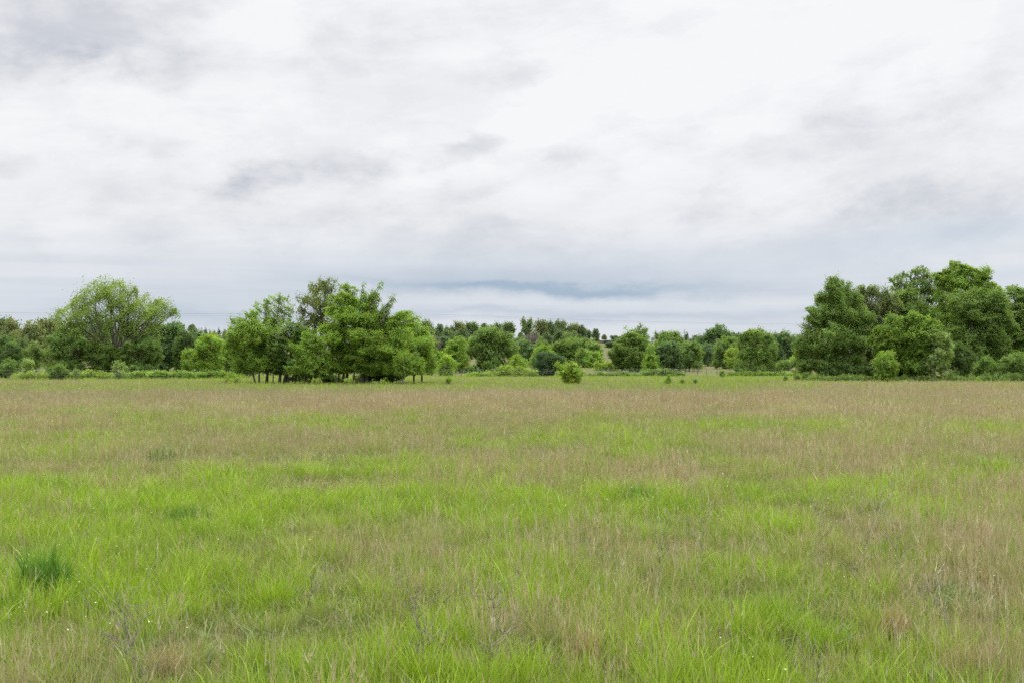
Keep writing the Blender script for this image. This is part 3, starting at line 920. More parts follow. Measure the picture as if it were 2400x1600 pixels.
sp = spray(100, 868, 740, 893, 664, 12, 3.5) + spray(100, 850, 735, 851, 670, 11, 3.5) + spray(100, 890, 745, 926, 692, 12, 3) + spray(100, 905, 760, 955, 730, 14, 3.5) + spray(100, 860, 720, 872, 686, 12, 5) + spray(100, 930, 765, 982, 742, 8, 2)
tree("clump_tree", "tree with upswept feathery shoots at the top of the field clump", "tree", 100, 858,
     lob(100, *sp, (860, 755, 36, 24), (895, 770, 40, 24, 1), (850, 790, 44, 20, -1), (920, 790, 40, 24), (880, 815, 52, 22, -1), (850, 840, 46, 20), (915, 835, 46, 24, 1), (880, 860, 50, 20), (850, 862, 36, 16), (900, 868, 36, 12)), 'fresh', 106, 0.85,
     stems=[(846, 0, 858, 780, 0.16), (858, 0.4, 872, 790, 0.20)], group=G1, clear=1.15, twigs=12)
tree("clump_tree", "dark trunked bushy tree under the feathery shoots of the field clump", "tree", 104, 908,
     lob(104, (930, 800, 44, 34), (965, 815, 40, 36), (905, 835, 40, 30), (945, 850, 46, 26), (985, 845, 28, 30, 1)), 'fresh', 107, 0.95,
     stems=[(900, 0, 912, 830, 0.20), (908, 0.5, 925, 830, 0.18), (916, -0.4, 940, 835, 0.16)], group=G1, clear=1.15, twigs=18)
tree("clump_tree", "broad yellow green bushy tree closing the right end of the field clump", "tree", 108, 985,
     lob(108, (950, 760, 26, 26), (972, 785, 30, 30), (990, 815, 32, 34), (1005, 845, 24, 28), (965, 850, 40, 32), (985, 868, 36, 18)), 'bright', 108, 0.9,
     stems=[(970, 0, 972, 840, 0.12), (988, 0.3, 985, 840, 0.11)], group=G1, clear=1.15, twigs=18)
tree("clump_sapling", "pale stemmed sapling standing forward at the right end of the field clump", "sapling", 97, 942,
     lob(97, (945, 838, 20, 17), (970, 845, 22, 20), (955, 862, 26, 14), (985, 862, 15, 12), (935, 856, 10, 12)), 'fresh', 109, 0.75,
     stems=[(942, 0, 946, 865, 0.07)], group=G1, twigs=16)
tree("clump_bush", "rounded bright bush standing forward under the tallest crown of the field clump", "bush", 98, 725,
     lob(98, (735, 800, 28, 22), (715, 822, 30, 26), (745, 825, 28, 28), (725, 852, 40, 22), (755, 858, 26, 20), (700, 862, 22, 18)), 'fresh', 110, 0.95,
     stems=[(712, 0, 722, 850, 0.09), (736, 0.4, 738, 850, 0.09)], group=G1, twigs=16, parts=('stem', 'foliage'))
tree("clump_bush", "dark low thicket at the foot of the feathery tree", "bush", 103, 905,
     lob(103, (870, 880, 26, 12), (900, 878, 30, 14), (925, 882, 22, 12), (845, 886, 18, 8)), 'dark', 111, 0.9, group=G1, parts=('stem', 'foliage'), stems=[(895, 0, 895, 880, 0.05)])
tree("clump_bush", "dark low thicket at the foot of the tallest clump tree", "bush", 103, 745,
     lob(103, (700, 884, 24, 10), (735, 884, 26, 12), (765, 884, 22, 12), (795, 888, 18, 8)), 'dark', 112, 0.9, group=G1, parts=('stem', 'foliage'), stems=[(740, 0, 740, 882, 0.05)])
for i, (px_, w_, h_, lab) in enumerate(((532, 10, 9, "small yellow green bush left of the field clump, nearer its tuft"), (556, 13, 10, "wider yellow green bush between the tuft and the leaning stem"),
                                       (738, 14, 7, "tiny bright seedling clump before the thicket under the tallest tree"), (817, 9, 6, "tiny seedling at the foot of the layered clump tree"), (902, 8, 7, "tiny seedling before the dark thicket of the feathery tree"))):
    tree("seedling_bush", lab, "bush", 96, px_, lob(96, (px_ - w_ * .4, 897 - h_, w_ * .6, h_ * .8), (px_ + w_ * .4, 898 - h_ * .8, w_ * .6, h_ * .8)), 'yellow', 130 + i, 0.55, parts=('stem', 'foliage'),
         stems=[(px_, 0, px_, 896 - h_, 0.02)], twigs=8, group="low bushes beside the field clump")

# --- the big spreading tree on the left behind the fence
tree("spreading_tree", "huge spreading tree with dark forked limbs and thin open crown at the left", "tree", 152, 263,
     lob(152, (245, 668, 26, 18), (280, 672, 28, 18, 2), (225, 690, 26, 20, -2), (310, 690, 22, 22, 1), (265, 705, 40, 24), (195, 705, 26, 20), (165, 720, 26, 18, 1), (140, 738, 22, 18), (205, 740, 40, 22, -2),
         (330, 722, 26, 22), (365, 708, 22, 18, 2), (390, 725, 22, 18), (410, 738, 16, 14), (360, 745, 40, 20, -2), (300, 745, 40, 26), (250, 750, 40, 26, 2), (170, 765, 46, 20), (240, 790, 40, 26), (330, 780, 46, 22), (245, 690, 60, 30), (300, 720, 60, 30), (200, 730, 50, 30), (370, 725, 40, 24)), (0.215, 0.315, 0.065), 120, 0.235,
     stems=[(263, 0, 268, 838, 0.36)], limbs=True, twigs=26, clump=1.5, shell=0.5, twig_r=0.55)
G2 = "trees along the fence on the left"
L_TREES = [
    ("dense low tree under the left side of the huge spreading tree", 150, 160, (112, 215, 776, 874), 'olive', 'round', 1.0),
    ("leafy thicket tree at the trunk of the huge spreading tree", 151, 232, (190, 285, 798, 874), 'mid', 'round', 0.95),
    ("leafy tree under the right limb of the huge spreading tree", 151, 330, (272, 378, 790, 874), 'olive', 'round', 0.95),
    ("tall blue green tree right of the huge spreading tree", 165, 400, (345, 440, 758, 872), 'blue', 'round', 1.0),
    ("shorter dark tree beside the blue green tree", 160, 440, (405, 470, 778, 872), 'dark', 'round', 1.0),
    ("fresh green tree standing alone left of the field clump", 146, 487, (452, 532, 786, 874), 'bright', 'round', 0.85),
    ("thin bright shoot leaning beside the fresh green tree", 144, 440, (424, 452, 818, 868), 'bright', 'column', 0.55),
    ("olive tree half hidden behind the left end of the field clump", 150, 545, (515, 600, 790, 876), 'olive', 'round', 0.9),
    ("dark tree at the very left edge beside the fence", 148, 15, (-35, 52, 790, 872), 'dark', 'round', 1.0),
]
for i, (lab, d, bxp, (x0, x1, yt, yb), col, sh, de) in enumerate(L_TREES):
    tree("fence_row_tree", lab, "tree", d, bxp, bx(200 + i, d, x0, x1, yt, yb, sh), col, 220 + i, de, group=G2)
L_BUSH = [
    ("bright sapling growing through the fence before the huge spreading tree", 132, 277, (262, 294, 844, 884), 'pale', 0.7),
    ("round grey green bush at the left edge by the first fence post", 134, 20, (4, 36, 840, 876), 'olive', 0.8),
    ("leafy grey green bush left of the bare brown gap", 134, 62, (50, 78, 840, 878), 'pale', 0.8),
    ("wide bush right of the bare brown gap", 130, 138, (112, 160, 856, 888), 'mid', 0.9),
    ("vine tuft over a fence post beside the wide bush", 126, 180, (173, 186, 866, 880), 'olive', 0.9),
]
for i, (lab, d, bxp, (x0, x1, yt, yb), col, de) in enumerate(L_BUSH):
    tree("fence_bush", lab, "bush", d, bxp, bx(240 + i, d, x0, x1, yt, yb, 'round', 5), col, 250 + i, de, parts=('stem', 'foliage'), twigs=8, group="bushes along the left fence")

# --- the wood on the right, about 125 m away
G3 = "trees of the wood on the right"
R_TREES = [
    ("tall dark tree with a pointed top at the left end of the right hand wood", 126, 1962,
     lob(126, (1958, 672, 20, 18), (1945, 700, 34, 26), (1985, 705, 30, 30, 1), (1920, 735, 30, 26, -1), (1960, 745, 46, 32), (2005, 750, 38, 36, 1), (1905, 775, 30, 30), (1945, 795, 50, 34, -2), (1995, 800, 44, 36), (1895, 820, 26, 30), (1930, 845, 42, 28, -1), (1980, 850, 44, 26), (1890, 855, 18, 20)), 'mid', 0.95),
    ("brownish round crowned tree with thin twiggy top in the right hand wood", 132, 2040,
     lob(132, (2018, 690, 18, 18), (2050, 684, 20, 18), (2080, 690, 18, 16), (2030, 720, 34, 28), (2070, 725, 36, 30), (2040, 760, 44, 34), (2030, 810, 40, 40), (2020, 855, 36, 24), (2000, 780, 30, 40)), 'brownish', 0.8),
    ("rounded olive tree behind the bright front tree of the right hand wood", 134, 2120,
     lob(134, (2115, 700, 30, 18), (2095, 720, 34, 26), (2135, 722, 34, 28), (2115, 750, 46, 30), (2110, 790, 44, 34), (2110, 840, 40, 34), (2165, 760, 40, 40), (2180, 800, 44, 44)), 'mid', 0.9),
    ("tall thin tree with sky showing through in the middle of the right hand wood", 140, 2165,
     lob(140, (2100, 655, 14, 10), (2125, 660, 22, 16), (2152, 642, 20, 16), (2180, 650, 18, 16), (2110, 685, 24, 16), (2150, 675, 28, 18), (2185, 685, 26, 20), (2160, 710, 32, 18), (2195, 725, 26, 18), (2150, 745, 26, 20), (2205, 760, 34, 34)), 'mid', 0.6),
    ("highest tree of the right hand wood with domed crown", 136, 2250,
     lob(136, (2240, 636, 26, 18), (2215, 652, 24, 20), (2270, 640, 24, 18), (2300, 650, 22, 20), (2245, 665, 44, 26), (2290, 675, 36, 26), (2215, 690, 28, 26), (2320, 685, 22, 22), (2260, 710, 50, 26), (2230, 740, 34, 30), (2340, 720, 30, 30), (2215, 790, 36, 40)), 'fresh', 0.8),
    ("broad green tree below the highest dome of the right hand wood", 127, 2290,
     lob(127, (2255, 710, 36, 26), (2295, 700, 36, 24), (2335, 715, 30, 28), (2270, 745, 40, 30), (2315, 755, 42, 32), (2350, 760, 30, 34), (2255, 790, 36, 34), (2300, 800, 44, 36), (2340, 810, 36, 36), (2275, 840, 44, 32), (2330, 850, 44, 28)), 'mid', 0.95),
    ("dark tree at the right edge of the right hand wood", 131, 2395,
     lob(131, (2375, 690, 18, 16), (2395, 700, 20, 20), (2420, 690, 24, 22), (2365, 735, 26, 28), (2405, 740, 36, 34), (2440, 750, 36, 40), (2380, 790, 36, 36), (2420, 800, 40, 40), (2390, 845, 40, 34), (2450, 845, 40, 34), (2350, 760, 26, 40)), 'mid', 0.95),
    ("bright yellow green tree with a thin pale trunk before the right hand wood", 119, 2137,
     lob(119, (2110, 752, 30, 16), (2150, 748, 32, 16), (2180, 765, 30, 20), (2080, 775, 28, 22), (2060, 800, 20, 24), (2105, 790, 38, 28), (2150, 795, 40, 28, -1), (2190, 800, 30, 24), (2075, 825, 24, 20), (2120, 830, 36, 22), (2165, 835, 36, 26), (2200, 835, 24, 24), (2130, 858, 40, 16)), (0.185, 0.295, 0.050), 0.9),
    ("pale silvery shrub tree leaning out of the bright front tree", 117, 2185,
     lob(117, (2205, 800, 20, 18), (2190, 785, 18, 14), (2222, 815, 14, 16), (2200, 830, 26, 20), (2185, 858, 26, 22), (2215, 862, 18, 18)), 'pale', 0.6),
]
for i, (lab, d, bxp, lo, col, de) in enumerate(R_TREES):
    tree("wood_tree", lab, "tree", d, bxp, lo, col, 300 + i, de, group=G3, twigs=16, stems=([(2137, 0, 2134, 840, 0.10)] if i == 7 else None))
R_BUSH = [
    ("small vivid green bush before the right hand wood", 115, 2072, (2046, 2100, 830, 894), 'fresh', 'column', 1.0),
    ("yellow green bush at the left foot of the pointed tree", 128, 1880, (1862, 1902, 796, 876), 'yellow', 'round', 0.85),
    ("leafy understory bush below the broad green tree", 119, 2305, (2280, 2340, 838, 888), 'mid', 'round', 0.95),
    ("dark understory bush at the right edge of the field", 119, 2380, (2340, 2440, 826, 890), 'mid', 'round', 0.95),
    ("dark bush filling the gap behind the pale shrub tree", 122, 2240, (2215, 2285, 800, 888), 'dark', 'round', 1.0),
    ("dark bush beside the trunk of the bright front tree", 121, 2105, (2085, 2180, 848, 890), 'dark', 'mound', 1.0),
    ("dark low bush under the pointed tree", 124, 1975, (1925, 2050, 850, 884), 'dark', 'mound', 1.0),
]
for i, (lab, d, bxp, (x0, x1, yt, yb), col, sh, de) in enumerate(R_BUSH):
    tree("wood_edge_bush", lab, "bush", d, bxp, bx(340 + i, d, x0, x1, yt, yb, sh, 6), col, 350 + i, de, parts=('stem', 'foliage'), twigs=8, group="bushes at the foot of the right hand wood")
for i, (x0, x1, lab) in enumerate(((1890, 2050, "low weedy fringe under the pointed tree"), (2100, 2250, "low weedy fringe under the bright front tree"), (2240, 2460, "low weedy fringe along the right end of the wood"))):
    tree("weed_fringe", lab, "undergrowth", 117, (x0 + x1) / 2, bx(360 + i, 117, x0, x1, 876, 892, 'mound', 9), 'mid', 365 + i, 0.45, parts=('stem', 'foliage'), twigs=4, stems=[((x0 + x1) / 2, 0, (x0 + x1) / 2, 888, 0.02)], group="weeds at the foot of the right hand wood")

# --- single bushes out in the field
tree("round_bush", "bright green round bush standing alone in the middle of the field", "bush", 99, 1340,
     lob(99, (1340, 874, 22, 15), (1324, 864, 13, 11), (1354, 871, 12, 14), (1340, 886, 20, 11), (1330, 890, 12, 8), (1350, 890, 12, 8), (1312, 858, 8, 7), (1304, 853, 5, 5), (1345, 858, 14, 9)), (0.250, 0.370, 0.050), 403, 0.8, warp=0.45,
     parts=('stem', 'foliage'), stems=[(1338, 0, 1330, 890, 0.03), (1340, .1, 1342, 890, 0.03), (1342, 0, 1352, 890, 0.03)], twigs=14)
SMALL = [
    ("small bright conifer sapling standing alone right of the round bush", 98, 1566, (1556, 1577, 877, 899), 'fresh', 'cone'),
    ("dark tiny conifer sapling before the multi stemmed bush", 118, 1840, (1835, 1846, 875, 890), 'mid', 'cone'),
    ("dark rounded tuft left of the pointed tree", 116, 1868, (1861, 1876, 878, 890), 'mid', 'round'),
    ("dark tuft close by the foot of the pointed tree", 118, 1890, (1882, 1896, 872, 888), 'mid', 'round'),
    ("tiny brown green tuft right of the conifer sapling", 98, 1630, (1626, 1634, 889, 897), 'olive', 'round'),
    ("tiny tuft between the conifer sapling and the brown green tuft", 97, 1599, (1595, 1604, 890, 897), 'olive', 'round'),
    ("small upright weed right of the clump sapling", 100, 1053, (1047, 1058, 884, 899), 'fresh', 'column'),
    ("small dark upright sapling on the green verge near the leaning posts", 160, 1692, (1688, 1697, 868, 882), 'mid', 'column'),
]
for i, (lab, d, bxp, (x0, x1, yt, yb), col, sh) in enumerate(SMALL):
    tree("field_sapling", lab, "sapling", d, bxp, bx(410 + i, d, x0, x1, yt, yb, sh, 5), col, 420 + i, 0.8, parts=('stem', 'foliage'), twigs=5, group="small saplings out in the field", leaf=0.8)

# --- trees and bushes beyond the fence in the middle
G4 = "trees beyond the fence in the middle"
M_TREES = [
    ("big olive green round tree beyond the fence in the middle", 222, 1150, (1094, 1206, 770, 868), 'olive', 'round', 1.0, 10),
    ("slim fresh green tree left of the big olive round tree", 216, 1068, (1044, 1098, 796, 866), 'fresh', 'column', 0.95, 7),
    ("rounded bush tree touching the right end of the field clump", 176, 1046, (1024, 1068, 832, 880), 'bright', 'round', 1.0, 7),
    ("dark cedar with low skirts right of the vine hedge", 182, 1284, (1250, 1316, 826, 882), 'cedar', 'round', 1.15, 8),
    ("light green tree rising behind the dark cedar", 200, 1272, (1244, 1302, 812, 872), 'fresh', 'round', 0.9, 6),
    ("small bright tree between the olive round tree and the cedar", 215, 1214, (1196, 1234, 834, 870), 'bright', 'round', 0.9, 6),
    ("blue green tree right behind the olive round tree", 270, 1224, (1195, 1252, 800, 848), 'blue', 'round', 1.0, 6),
    ("small round blue green tree above the light green tree", 300, 1270, (1254, 1288, 798, 838), 'mid', 'round', 1.0, 6),
    ("wide flat topped tree on the slope below the ridge wood", 300, 1345, (1286, 1408, 796, 850), 'mid', 'round', 1.05, 10),
    ("brownish small tree at the right foot of the wide flat topped tree", 262, 1366, (1350, 1384, 818, 858), 'olive', 'round', 1.0, 6),
    ("fresh small tree below the hillside gap", 258, 1390, (1372, 1410, 822, 860), 'fresh', 'round', 1.0, 6),
    ("yellow green scrub bush under the hillside gap", 238, 1422, (1396, 1450, 842, 868), 'yellow', 'mound', 0.9, 5),
    ("big broad grey green bush with wispy top right of the hillside gap", 232, 1476, (1434, 1524, 784, 862), 'mid', 'round', 1.0, 10),
    ("wispy nearly bare tree behind the big broad bush", 245, 1495, (1466, 1528, 764, 800), 'olive', 'column', 0.16, 6),
    ("narrow light green conifer at the fence right of the broad bush", 186, 1525, (1500, 1552, 806, 880), 'fresh', 'cone', 1.0, 6),
    ("dark rounded tree right of the narrow conifer", 236, 1564, (1532, 1596, 800, 862), 'blue', 'round', 1.05, 8),
    ("taller light crowned tree behind the dark rounded tree", 275, 1572, (1536, 1608, 776, 850), 'mid', 'round', 0.95, 8),
    ("tree with reddish dark hollow in its crown", 240, 1615, (1588, 1646, 798, 860), 'olive', 'round', 0.9, 8),
    ("large dark blue green tree with ragged top on the slope", 315, 1674, (1638, 1720, 768, 852), 'blue', 'round', 1.0, 9),
    ("round olive tree beside the large ragged tree", 262, 1704, (1676, 1736, 786, 854), 'olive', 'round', 1.0, 8),
    ("pale yellow green round bush left of the lone front tree", 235, 1724, (1702, 1750, 814, 856), 'yellow', 'round', 0.95, 6),
    ("lone dark green tree with trunk showing by the right fence", 188, 1779, (1730, 1820, 774, 868), 'mid', 'round', 1.0, 10),
    ("yellowish crowned tree just behind the lone front tree", 255, 1780, (1748, 1810, 768, 840), 'olive', 'umbrella', 0.9, 7),
    ("dense blue green tree right of the lone front tree", 250, 1835, (1796, 1876, 780, 856), 'blue', 'round', 1.05, 9),
    ("small airy multi stemmed bush by the right fence", 180, 1838, (1822, 1856, 842, 872), 'olive', 'umbrella', 0.7, 6),
    ("small pale tree tucked against the pointed tree", 200, 1866, (1848, 1886, 832, 862), 'fresh', 'umbrella', 0.9, 6),
    ("little dark stumpy cedar by the lone front tree", 192, 1741, (1735, 1748, 854, 872), 'cedar', 'column', 1.0, 4),
]
for i, (lab, d, bxp, (x0, x1, yt, yb), col, sh, de, nl) in enumerate(M_TREES):
    st = None
    if i == 21: st = [(1776, 0, 1778, 835, 0.20), (1790, 0.5, 1788, 850, 0.10)]
    if i == 24: st = [(1834, 0, 1832, 858, 0.05), (1837, 0.2, 1842, 856, 0.05), (1839, 0, 1847, 857, 0.04)]
    if sh == 'round':
        wd = (x1 - x0) * 0.06
        x0, x1, yb = x0 - wd, x1 + wd, yb + 5
    tree("slope_tree", lab, "tree", d, bxp, bx(500 + i, d, x0, x1, yt, yb, sh, nl), col, 540 + i, de, group=G4, twigs=10 if de > 0.3 else 40, stems=st)
# vine hedges growing over the fence
HEDGES = [
    ("yellow green vine tangle over the left end of the fence", 130, 40, 118, 872, 884, 'yellow'),
    ("yellow green vine hedge over the fence under the huge spreading tree", 134, 150, 260, 868, 884, 'yellow'),
    ("long vine hedge over the fence right of the bright sapling", 138, 290, 450, 868, 882, 'fresh'),
    ("brambly low hedge below the fresh green lone tree", 140, 440, 570, 868, 884, 'fresh'),
    ("bright leafy vine mound left of the dark cedar", 176, 1142, 1256, 856, 884, 'yellow'),
    ("low trailing vine at the left foot of the bright vine mound", 174, 1094, 1150, 871, 884, 'fresh'),
    ("bright scrub between the dark cedar and the round bush", 178, 1306, 1335, 862, 884, 'bright'),
    ("long dark hedge in front of the big broad bush", 178, 1378, 1500, 869, 884, 'mid'),
    ("dark bramble mound round the narrow conifer", 180, 1500, 1598, 862, 884, 'mid'),
    ("thin scrub line along the right fence", 184, 1700, 1870, 870, 882, 'fresh'),
]
for i, (lab, d, x0, x1, yt, yb, col) in enumerate(HEDGES):
    rng = np.random.default_rng(600 + i)
    lo = box_lobes(x0, x1, yt, yb, d, rng, 'mound', max(4, (x1 - x0) // 10))
    base = ground_at((x0 + x1) / 2, d)
    V, C, cen = make_leaves(lo, d, rng, GREEN[col], 0.85, 1.0, 0.25, 1.0, float(base[2]))
    o = link("hedge", leaf_mesh("hedge", V, C, base)); o.location = base
    tag(o, lab, "hedge", "vine hedges along the fence")

# --- the ridge wood and the far left wood: prototypes copied
def copy_tree(src, loc, s, rz, label, group=None):
    c = src.copy(); COL.objects.link(c)
    c.location = loc; c.scale = s; c.rotation_euler = (0, 0, rz)
    c["label"] = label
    if group: c["group"] = group
    for ch in src.children:
        k = ch.copy(); COL.objects.link(k); k.parent = c
    return c

PROTO = []
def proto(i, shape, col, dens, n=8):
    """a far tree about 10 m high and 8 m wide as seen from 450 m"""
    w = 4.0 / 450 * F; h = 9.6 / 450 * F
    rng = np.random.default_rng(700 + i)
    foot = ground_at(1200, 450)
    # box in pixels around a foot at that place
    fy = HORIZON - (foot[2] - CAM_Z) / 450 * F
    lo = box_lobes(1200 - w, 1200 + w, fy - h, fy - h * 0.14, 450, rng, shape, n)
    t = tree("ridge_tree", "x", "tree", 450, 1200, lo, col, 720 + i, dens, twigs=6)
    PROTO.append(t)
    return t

for i, (sh, col, de) in enumerate((('round', (0.140, 0.205, 0.075), 0.95), ('round', (0.120, 0.190, 0.085), 1.0), ('umbrella', (0.140, 0.205, 0.075), 0.8), ('round', (0.165, 0.205, 0.075), 0.9), ('umbrella', (0.165, 0.205, 0.075), 0.75), ('round', (0.110, 0.165, 0.072), 1.0), ('cone', (0.095, 0.140, 0.075), 1.0), ('round', (0.170, 0.250, 0.070), 0.9))):  # bluer leaf greens: distance haze is put into these colours
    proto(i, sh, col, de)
USED = set()
def far_tree(pi, px, ytop, d, wpx, label, group, sink=0.0):
    """px column of the foot, ytop photo row of the top, wpx crown width in photo pixels"""
    g = ground_at(px, d); g[2] -= sink
    ht = pix(px, ytop, d)[2] - g[2]
    sz = max(ht, 2.5) / 9.6
    sx = wpx * d / F / 8.0
    rz = random.Random(int(px * 7 + d)).uniform(0, 6.28)
    if pi not in USED:
        USED.add(pi)
        t = PROTO[pi]; t.location = g; t.scale = (sx, sx, sz); t.rotation_euler = (0, 0, rz); t["label"] = label; t["group"] = group
        return t
    return copy_tree(PROTO[pi], g, (sx, sx, sz), rz, label, group)

G5 = "trees of the wood along the ridge"
RIDGE = [  # proto, column, top row, depth, width, label
    (1, 965, 757, 400, 36, "ridge tree just right of the field clump top"),
    (0, 1000, 752, 430, 44, "broad ridge tree nearest the right shoulder of the field clump"),
    (5, 1030, 762, 450, 26, "narrow dark ridge tree in the dip right of the field clump"),
    (0, 1052, 766, 430, 28, "low ridge tree above the slim fresh green tree"),
    (4, 1078, 753, 430, 36, "umbrella crowned ridge tree left above the olive round tree"),
    (2, 1104, 754, 440, 40, "wide domed ridge tree above the left of the olive round tree"),
    (5, 1136, 760, 450, 26, "small dark ridge tree right above the olive round tree"),
    (1, 1164, 758, 440, 30, "blue green ridge tree over the right shoulder of the olive tree"),
    (2, 1192, 754, 430, 34, "arched ridge tree left of the highest ridge crown"),
    (0, 1236, 748, 420, 36, "highest rounded crown of the ridge wood"),
    (3, 1268, 752, 430, 32, "olive ridge tree right of the highest crown"),
    (1, 1290, 754, 440, 28, "blue ridge tree above the small leafless tree"),
    (0, 1314, 752, 430, 34, "leafy ridge tree with flat shoulder left of the arched crown"),
    (4, 1342, 757, 430, 34, "arched see through crown near the right end of the ridge"),
    (5, 1362, 764, 430, 26, "dark ridge tree at the right end of the main ridge wood"),
    (2, 1378, 773, 440, 20, "thin ridge tree last before the gap by the shed"),
    (5, 1396, 772, 455, 20, "lone pair topped tree standing left of the shed"),
    (3, 1416, 785, 505, 14, "tiny tree behind the shed roof"),
    (7, 1388, 802, 395, 30, "low fresh tree at the left edge of the hillside gap"),
    (1, 1432, 800, 430, 26, "low blue green tree at the right edge of the hillside gap"),
    (5, 1440, 787, 500, 24, "low dark tree at the right end of the shed"),
]
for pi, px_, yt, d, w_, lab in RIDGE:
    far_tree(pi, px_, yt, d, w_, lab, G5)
rr = random.Random(5)
FILL = "smaller tree in the green mass of wood below the ridge crowns"
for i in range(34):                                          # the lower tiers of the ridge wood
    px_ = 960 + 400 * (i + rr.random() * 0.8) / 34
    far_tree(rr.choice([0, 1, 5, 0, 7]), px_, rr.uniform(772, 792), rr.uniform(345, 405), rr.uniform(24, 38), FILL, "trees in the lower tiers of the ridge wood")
G6 = "trees on the far skyline right of the shed"
SKY_R = [
    (5, 1455, 789, 470, 24, "skyline tree just right of the shed"), (1, 1500, 778, 420, 30, "skyline tree behind the wispy bare tree"), (0, 1545, 780, 400, 34, "skyline tree left of the taller light crowned tree"),
    (6, 1608, 778, 400, 26, "spiky skyline tree right of the taller light crowned tree"), (5, 1632, 788, 380, 36, "low skyline tree left of the large ragged tree"), (1, 1655, 787, 400, 30, "skyline tree peeping left of the ragged top"), (5, 1722, 782, 390, 36, "dark skyline tree right of the large ragged tree"),
    (1, 1745, 786, 380, 30, "low skyline tree behind the yellowish crowned tree"), (6, 1838, 776, 400, 28, "spiky far tree rising above the dense blue green tree"), (5, 1872, 786, 380, 30, "dark skyline tree beside the pointed tree"), (0, 1815, 782, 360, 30, "skyline tree between the yellowish and the blue green crowns"),
]
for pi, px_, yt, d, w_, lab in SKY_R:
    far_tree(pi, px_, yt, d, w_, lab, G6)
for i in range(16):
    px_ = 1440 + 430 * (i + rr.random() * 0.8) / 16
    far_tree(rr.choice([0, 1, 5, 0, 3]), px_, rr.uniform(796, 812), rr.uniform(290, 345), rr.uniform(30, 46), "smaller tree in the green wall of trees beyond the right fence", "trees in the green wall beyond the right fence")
G7 = "trees of the wood behind the left fence"
LEFT = [
    (3, 28, 752, 290, 60, "olive oak like tree in the far wood near the left edge"), (4, 70, 754, 270, 60, "brownish umbrella crowned tree in the far left wood"), (3, 110, 752, 280, 56, "olive tree of the far wood left of the spreading tree"),
    (1, 5, 747, 430, 50, "blue green skyline tree at the left edge"), (1, 130, 748, 420, 60, "blue skyline tree left behind the spreading tree"), (7, 85, 800, 225, 52, "fresh green small tree above the bare brown gap"), (0, 48, 792, 235, 44, "rounded tree above the leafy grey green bush"),
    (0, 190, 752, 380, 60, "skyline tree behind the left limb of the spreading tree"), (1, 240, 754, 380, 60, "skyline tree behind the trunk of the spreading tree"), (5, 300, 756, 380, 60, "dark skyline tree behind the right limb of the spreading tree"), (0, 350, 755, 360, 60, "skyline tree behind the right crown edge of the spreading tree"),
    (1, 410, 756, 360, 52, "rounded blue skyline tree right of the spreading tree"), (5, 452, 764, 380, 36, "dark skyline tree right of the rounded blue one"),
    (3, 505, 784, 250, 56, "olive tree behind the fresh green lone tree"), (0, 540, 782, 260, 56, "tree behind the gap left of the field clump"), (1, 470, 778, 280, 56, "blue green tree behind the thin bright shoot"),
    (0, 590, 790, 240, 56, "tree seen through the stems at the left of the field clump"), (7, 640, 800, 240, 56, "fresh tree seen behind the clump tree trunks"),
]
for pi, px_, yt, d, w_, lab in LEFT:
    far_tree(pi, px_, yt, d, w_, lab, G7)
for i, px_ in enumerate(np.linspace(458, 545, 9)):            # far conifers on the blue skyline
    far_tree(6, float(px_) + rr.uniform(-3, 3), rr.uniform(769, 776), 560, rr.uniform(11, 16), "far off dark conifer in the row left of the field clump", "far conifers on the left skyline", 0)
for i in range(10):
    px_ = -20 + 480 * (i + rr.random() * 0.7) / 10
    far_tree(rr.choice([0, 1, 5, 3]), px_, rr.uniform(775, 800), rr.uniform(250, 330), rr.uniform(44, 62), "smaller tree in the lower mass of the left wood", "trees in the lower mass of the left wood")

# leafless purple brown tree on the ridge slope
def bare_tree(px, ytop, d, wpx, label):
    rng = np.random.default_rng(77)
    g = ground_at(px, d)
    top = pix(px, ytop, d)
    H = top[2] - g[2]; W = wpx / 2 * d / F
    root = empty("leafless_tree", g); tag(root, label, "tree")
    T = Tubes(); B = Tubes()
    T.tube(bend(g - [0, 0, .2], g + [0, 0, H * .4], rng, 5, .03), np.linspace(.2, .13, 5), 6)
    for i in range(26):
        a = rng.uniform(0, 6.28); r = W * rng.uniform(.3, .9)
        e = g + np.array([math.cos(a) * r, math.sin(a) * r, H * rng.uniform(.6, 1.0)])
        pts = bend(g + [0, 0, H * rng.uniform(.2, .4)], e, rng, 5, .06)
        B.tube(pts, np.linspace(.10, .03, 5), 4)
        for k in range(16):
            s = pts[rng.integers(2, 5)]
            B.tube(bend(s, s + rng.normal(size=3) * np.array([.8, .8, .7]) + [0, 0, .5], rng, 3, .1), [.05, .035, .02], 3)
    link("trunk", T.mesh("trunk", M_TWIG, g), root); link("branches", B.mesh("branches", M_TWIG, g), root)

bare_tree(1249, 780, 325, 36, "leafless purple brown tree below the ridge wood")
bare_tree(1020, 792, 320, 26, "small leafless grey tree in the dark hollow right of the field clump")

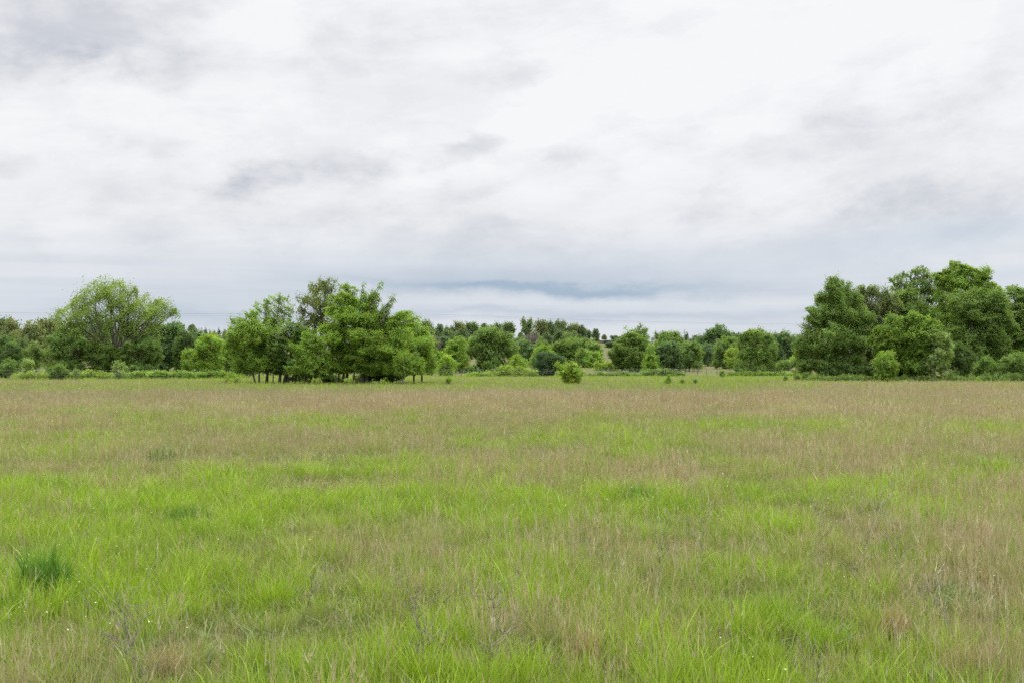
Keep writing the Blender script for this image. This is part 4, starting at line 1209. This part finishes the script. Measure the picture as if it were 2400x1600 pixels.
# ------------------------------------------------------------------ fences
def fence(name, label, line, posts, wood, height, wires, group):
    """line: [(column, depth)...]; posts: [(column, lean, tip)]"""
    cols = [p[0] for p in line]; dep = [p[1] for p in line]
    root = empty(name, ground_at(posts[0][0], np.interp(posts[0][0], cols, dep)))
    tag(root, label, "fence", group)
    o = np.array(root.location)
    rng = np.random.default_rng(len(posts) * 3 + 1)
    for px_, lean, tip, hh in posts:
        d = float(np.interp(px_, cols, dep)); g = ground_at(px_, d)
        T = Tubes()
        h = height * hh
        topp = g + np.array([lean * h, rng.normal(0, .03), h])
        r = 0.065 if wood else 0.032
        T.tube([g - [0, 0, .2], g + (topp - g) * .5 + rng.normal(0, .012, 3), topp], [r * 1.1, r, r * .9], 6 if wood else 4)
        p = link("post", T.mesh("post", M_WOOD if wood else M_STEEL, o), root)
        if tip:
            T2 = Tubes(); T2.tube([topp - (topp - g) * .10, topp + [0, 0, .02]], [r * 1.25, r * 1.25], 5)
            link("post_tip", T2.mesh("post_tip", M_WHITE, o), p)
    xs = np.linspace(cols[0], cols[-1], 60)
    for k in range(wires):
        T = Tubes(); z = height * (0.25 + 0.7 * k / max(1, wires - 1))
        T.tube([ground_at(c, float(np.interp(c, cols, dep))) + [0, 0, z] for c in xs], np.full(60, 0.006), 3)
        link("wire", T.mesh("wire", M_WIRE, o), root)

fence("wire_fence", "long thin wire fence on slender steel posts along the far edge of the field",
      [(-120, 118), (180, 124), (480, 138), (1000, 165), (1600, 178), (1900, 186)],
      [(-17, 0, 1, 1), (81, 0.01, 1, 1), (181, 0, 0, 1), (278, 0, 1, 1), (364, 0, 1, 1), (457, -.02, 1, 1), (545, 0, 1, 1), (628, 0, 1, .95), (1022, 0, 0, 1), (1081, 0, 0, .9), (1149, 0, 0, 1.1), (1213, 0, 0, .9),
       (1282, 0, 0, 1), (1350, 0, 0, 1), (1412, 0, 0, 1), (1472, 0, 0, 1), (1539, 0, 0, 1), (1604, 0, 0, 1.1), (1656, 0, 0, 1.15), (1710, 0, 0, 1), (1767, 0, 0, 1), (1818, 0, 0, 1.1), (1857, 0, 0, 1.2)], False, 1.35, 4, None)
fence("post_fence", "old fence of leaning weathered wooden posts behind the steel wire fence",
      [(0, 150), (120, 155), (1440, 200), (1880, 206)],
      [(53, 0.02, 0, 1), (107, 0, 0, 1), (1453, 0, 0, 1), (1493, 0, 0, 1.05), (1587, 0, 0, .9), (1606, .30, 0, .9), (1634, .22, 0, 1.15), (1680, 0.03, 0, 1.1), (1712, 0, 0, 1.15), (1760, 0, 0, .9), (1811, .15, 0, 1.1), (1878, .1, 0, 1)], True, 1.2, 3, None)

# ------------------------------------------------------------------ shed on the hill
def shed():
    d = 500.0
    g = ground_at(1420, d)
    zt = pix(1420, 796.6, d)[2]
    root = empty("open_shed", g); tag(root, "low open fronted shed with pale flat metal roof on the hilltop", "shed")
    h = zt - g[2]
    R_ = Tubes(); R_.box((-3.0, -1.9, h - 0.16), (3.4, 2.0, h)); link("roof", R_.mesh("roof", M_ROOF), root)
    W = Tubes(); W.box((-2.8, 1.6, -0.2), (3.2, 1.75, h - 0.163)); link("wall", W.mesh("wall", M_WALL), root)
    for x in (-2.7, -0.7, 1.2, 3.1):
        P = Tubes(); P.tube([(x, -1.5, -.2), (x, -1.5, h - .163)], [.09, .09], 6); link("post", P.mesh("post", M_WOOD), root)
    g2 = ground_at(1408, 496)
    z2 = pix(1408, 797, 496)[2]
    root = empty("small_hut", g2); tag(root, "small pale roofed hut left of the open shed", "hut")
    h = z2 - g2[2]
    B = Tubes(); B.box((-1.5, -1.2, -.2), (1.5, 1.2, h - .12)); link("wall", B.mesh("wall", M_WALL), root)
    B = Tubes(); B.box((-1.7, -1.4, h - .117), (1.7, 1.4, h)); link("roof", B.mesh("roof", M_ROOF), root)
shed()

# ------------------------------------------------------------------ overhead cables
def cable(pts, r, label):
    P = np.array([pix(a, b, c) for a, b, c in pts])
    t = np.linspace(0, 1, len(P)); tt = np.linspace(0, 1, 60)
    Q = np.stack([np.interp(tt, t, P[:, i]) for i in range(3)], -1)
    T = Tubes(); T.tube(Q, np.full(60, r), 4)
    o = link("power_line", T.mesh("power_line", M_CABLE, P[0])); o.location = P[0]
    tag(o, label, "power line")
cable([(-200, 731, 330), (0, 733, 335), (430, 735.5, 350), (560, 735.5, 355), (960, 735, 370), (1180, 742.5, 380), (1430, 752, 390), (1690, 757.5, 405), (1900, 760, 415), (2700, 755, 430)], 0.022, "upper of two thin grey cables strung across the sky above the far trees")
cable([(-200, 735, 332), (0, 736.5, 337), (430, 739.5, 352), (560, 740, 357), (960, 739.5, 372), (1180, 746, 382), (1430, 755, 392), (1690, 760.5, 407), (1900, 763, 417), (2700, 759, 432)], 0.012, "lower and fainter of two thin grey cables strung across the sky")
#print("POLYS", sum(len(m.polygons) for m in bpy.data.meshes))
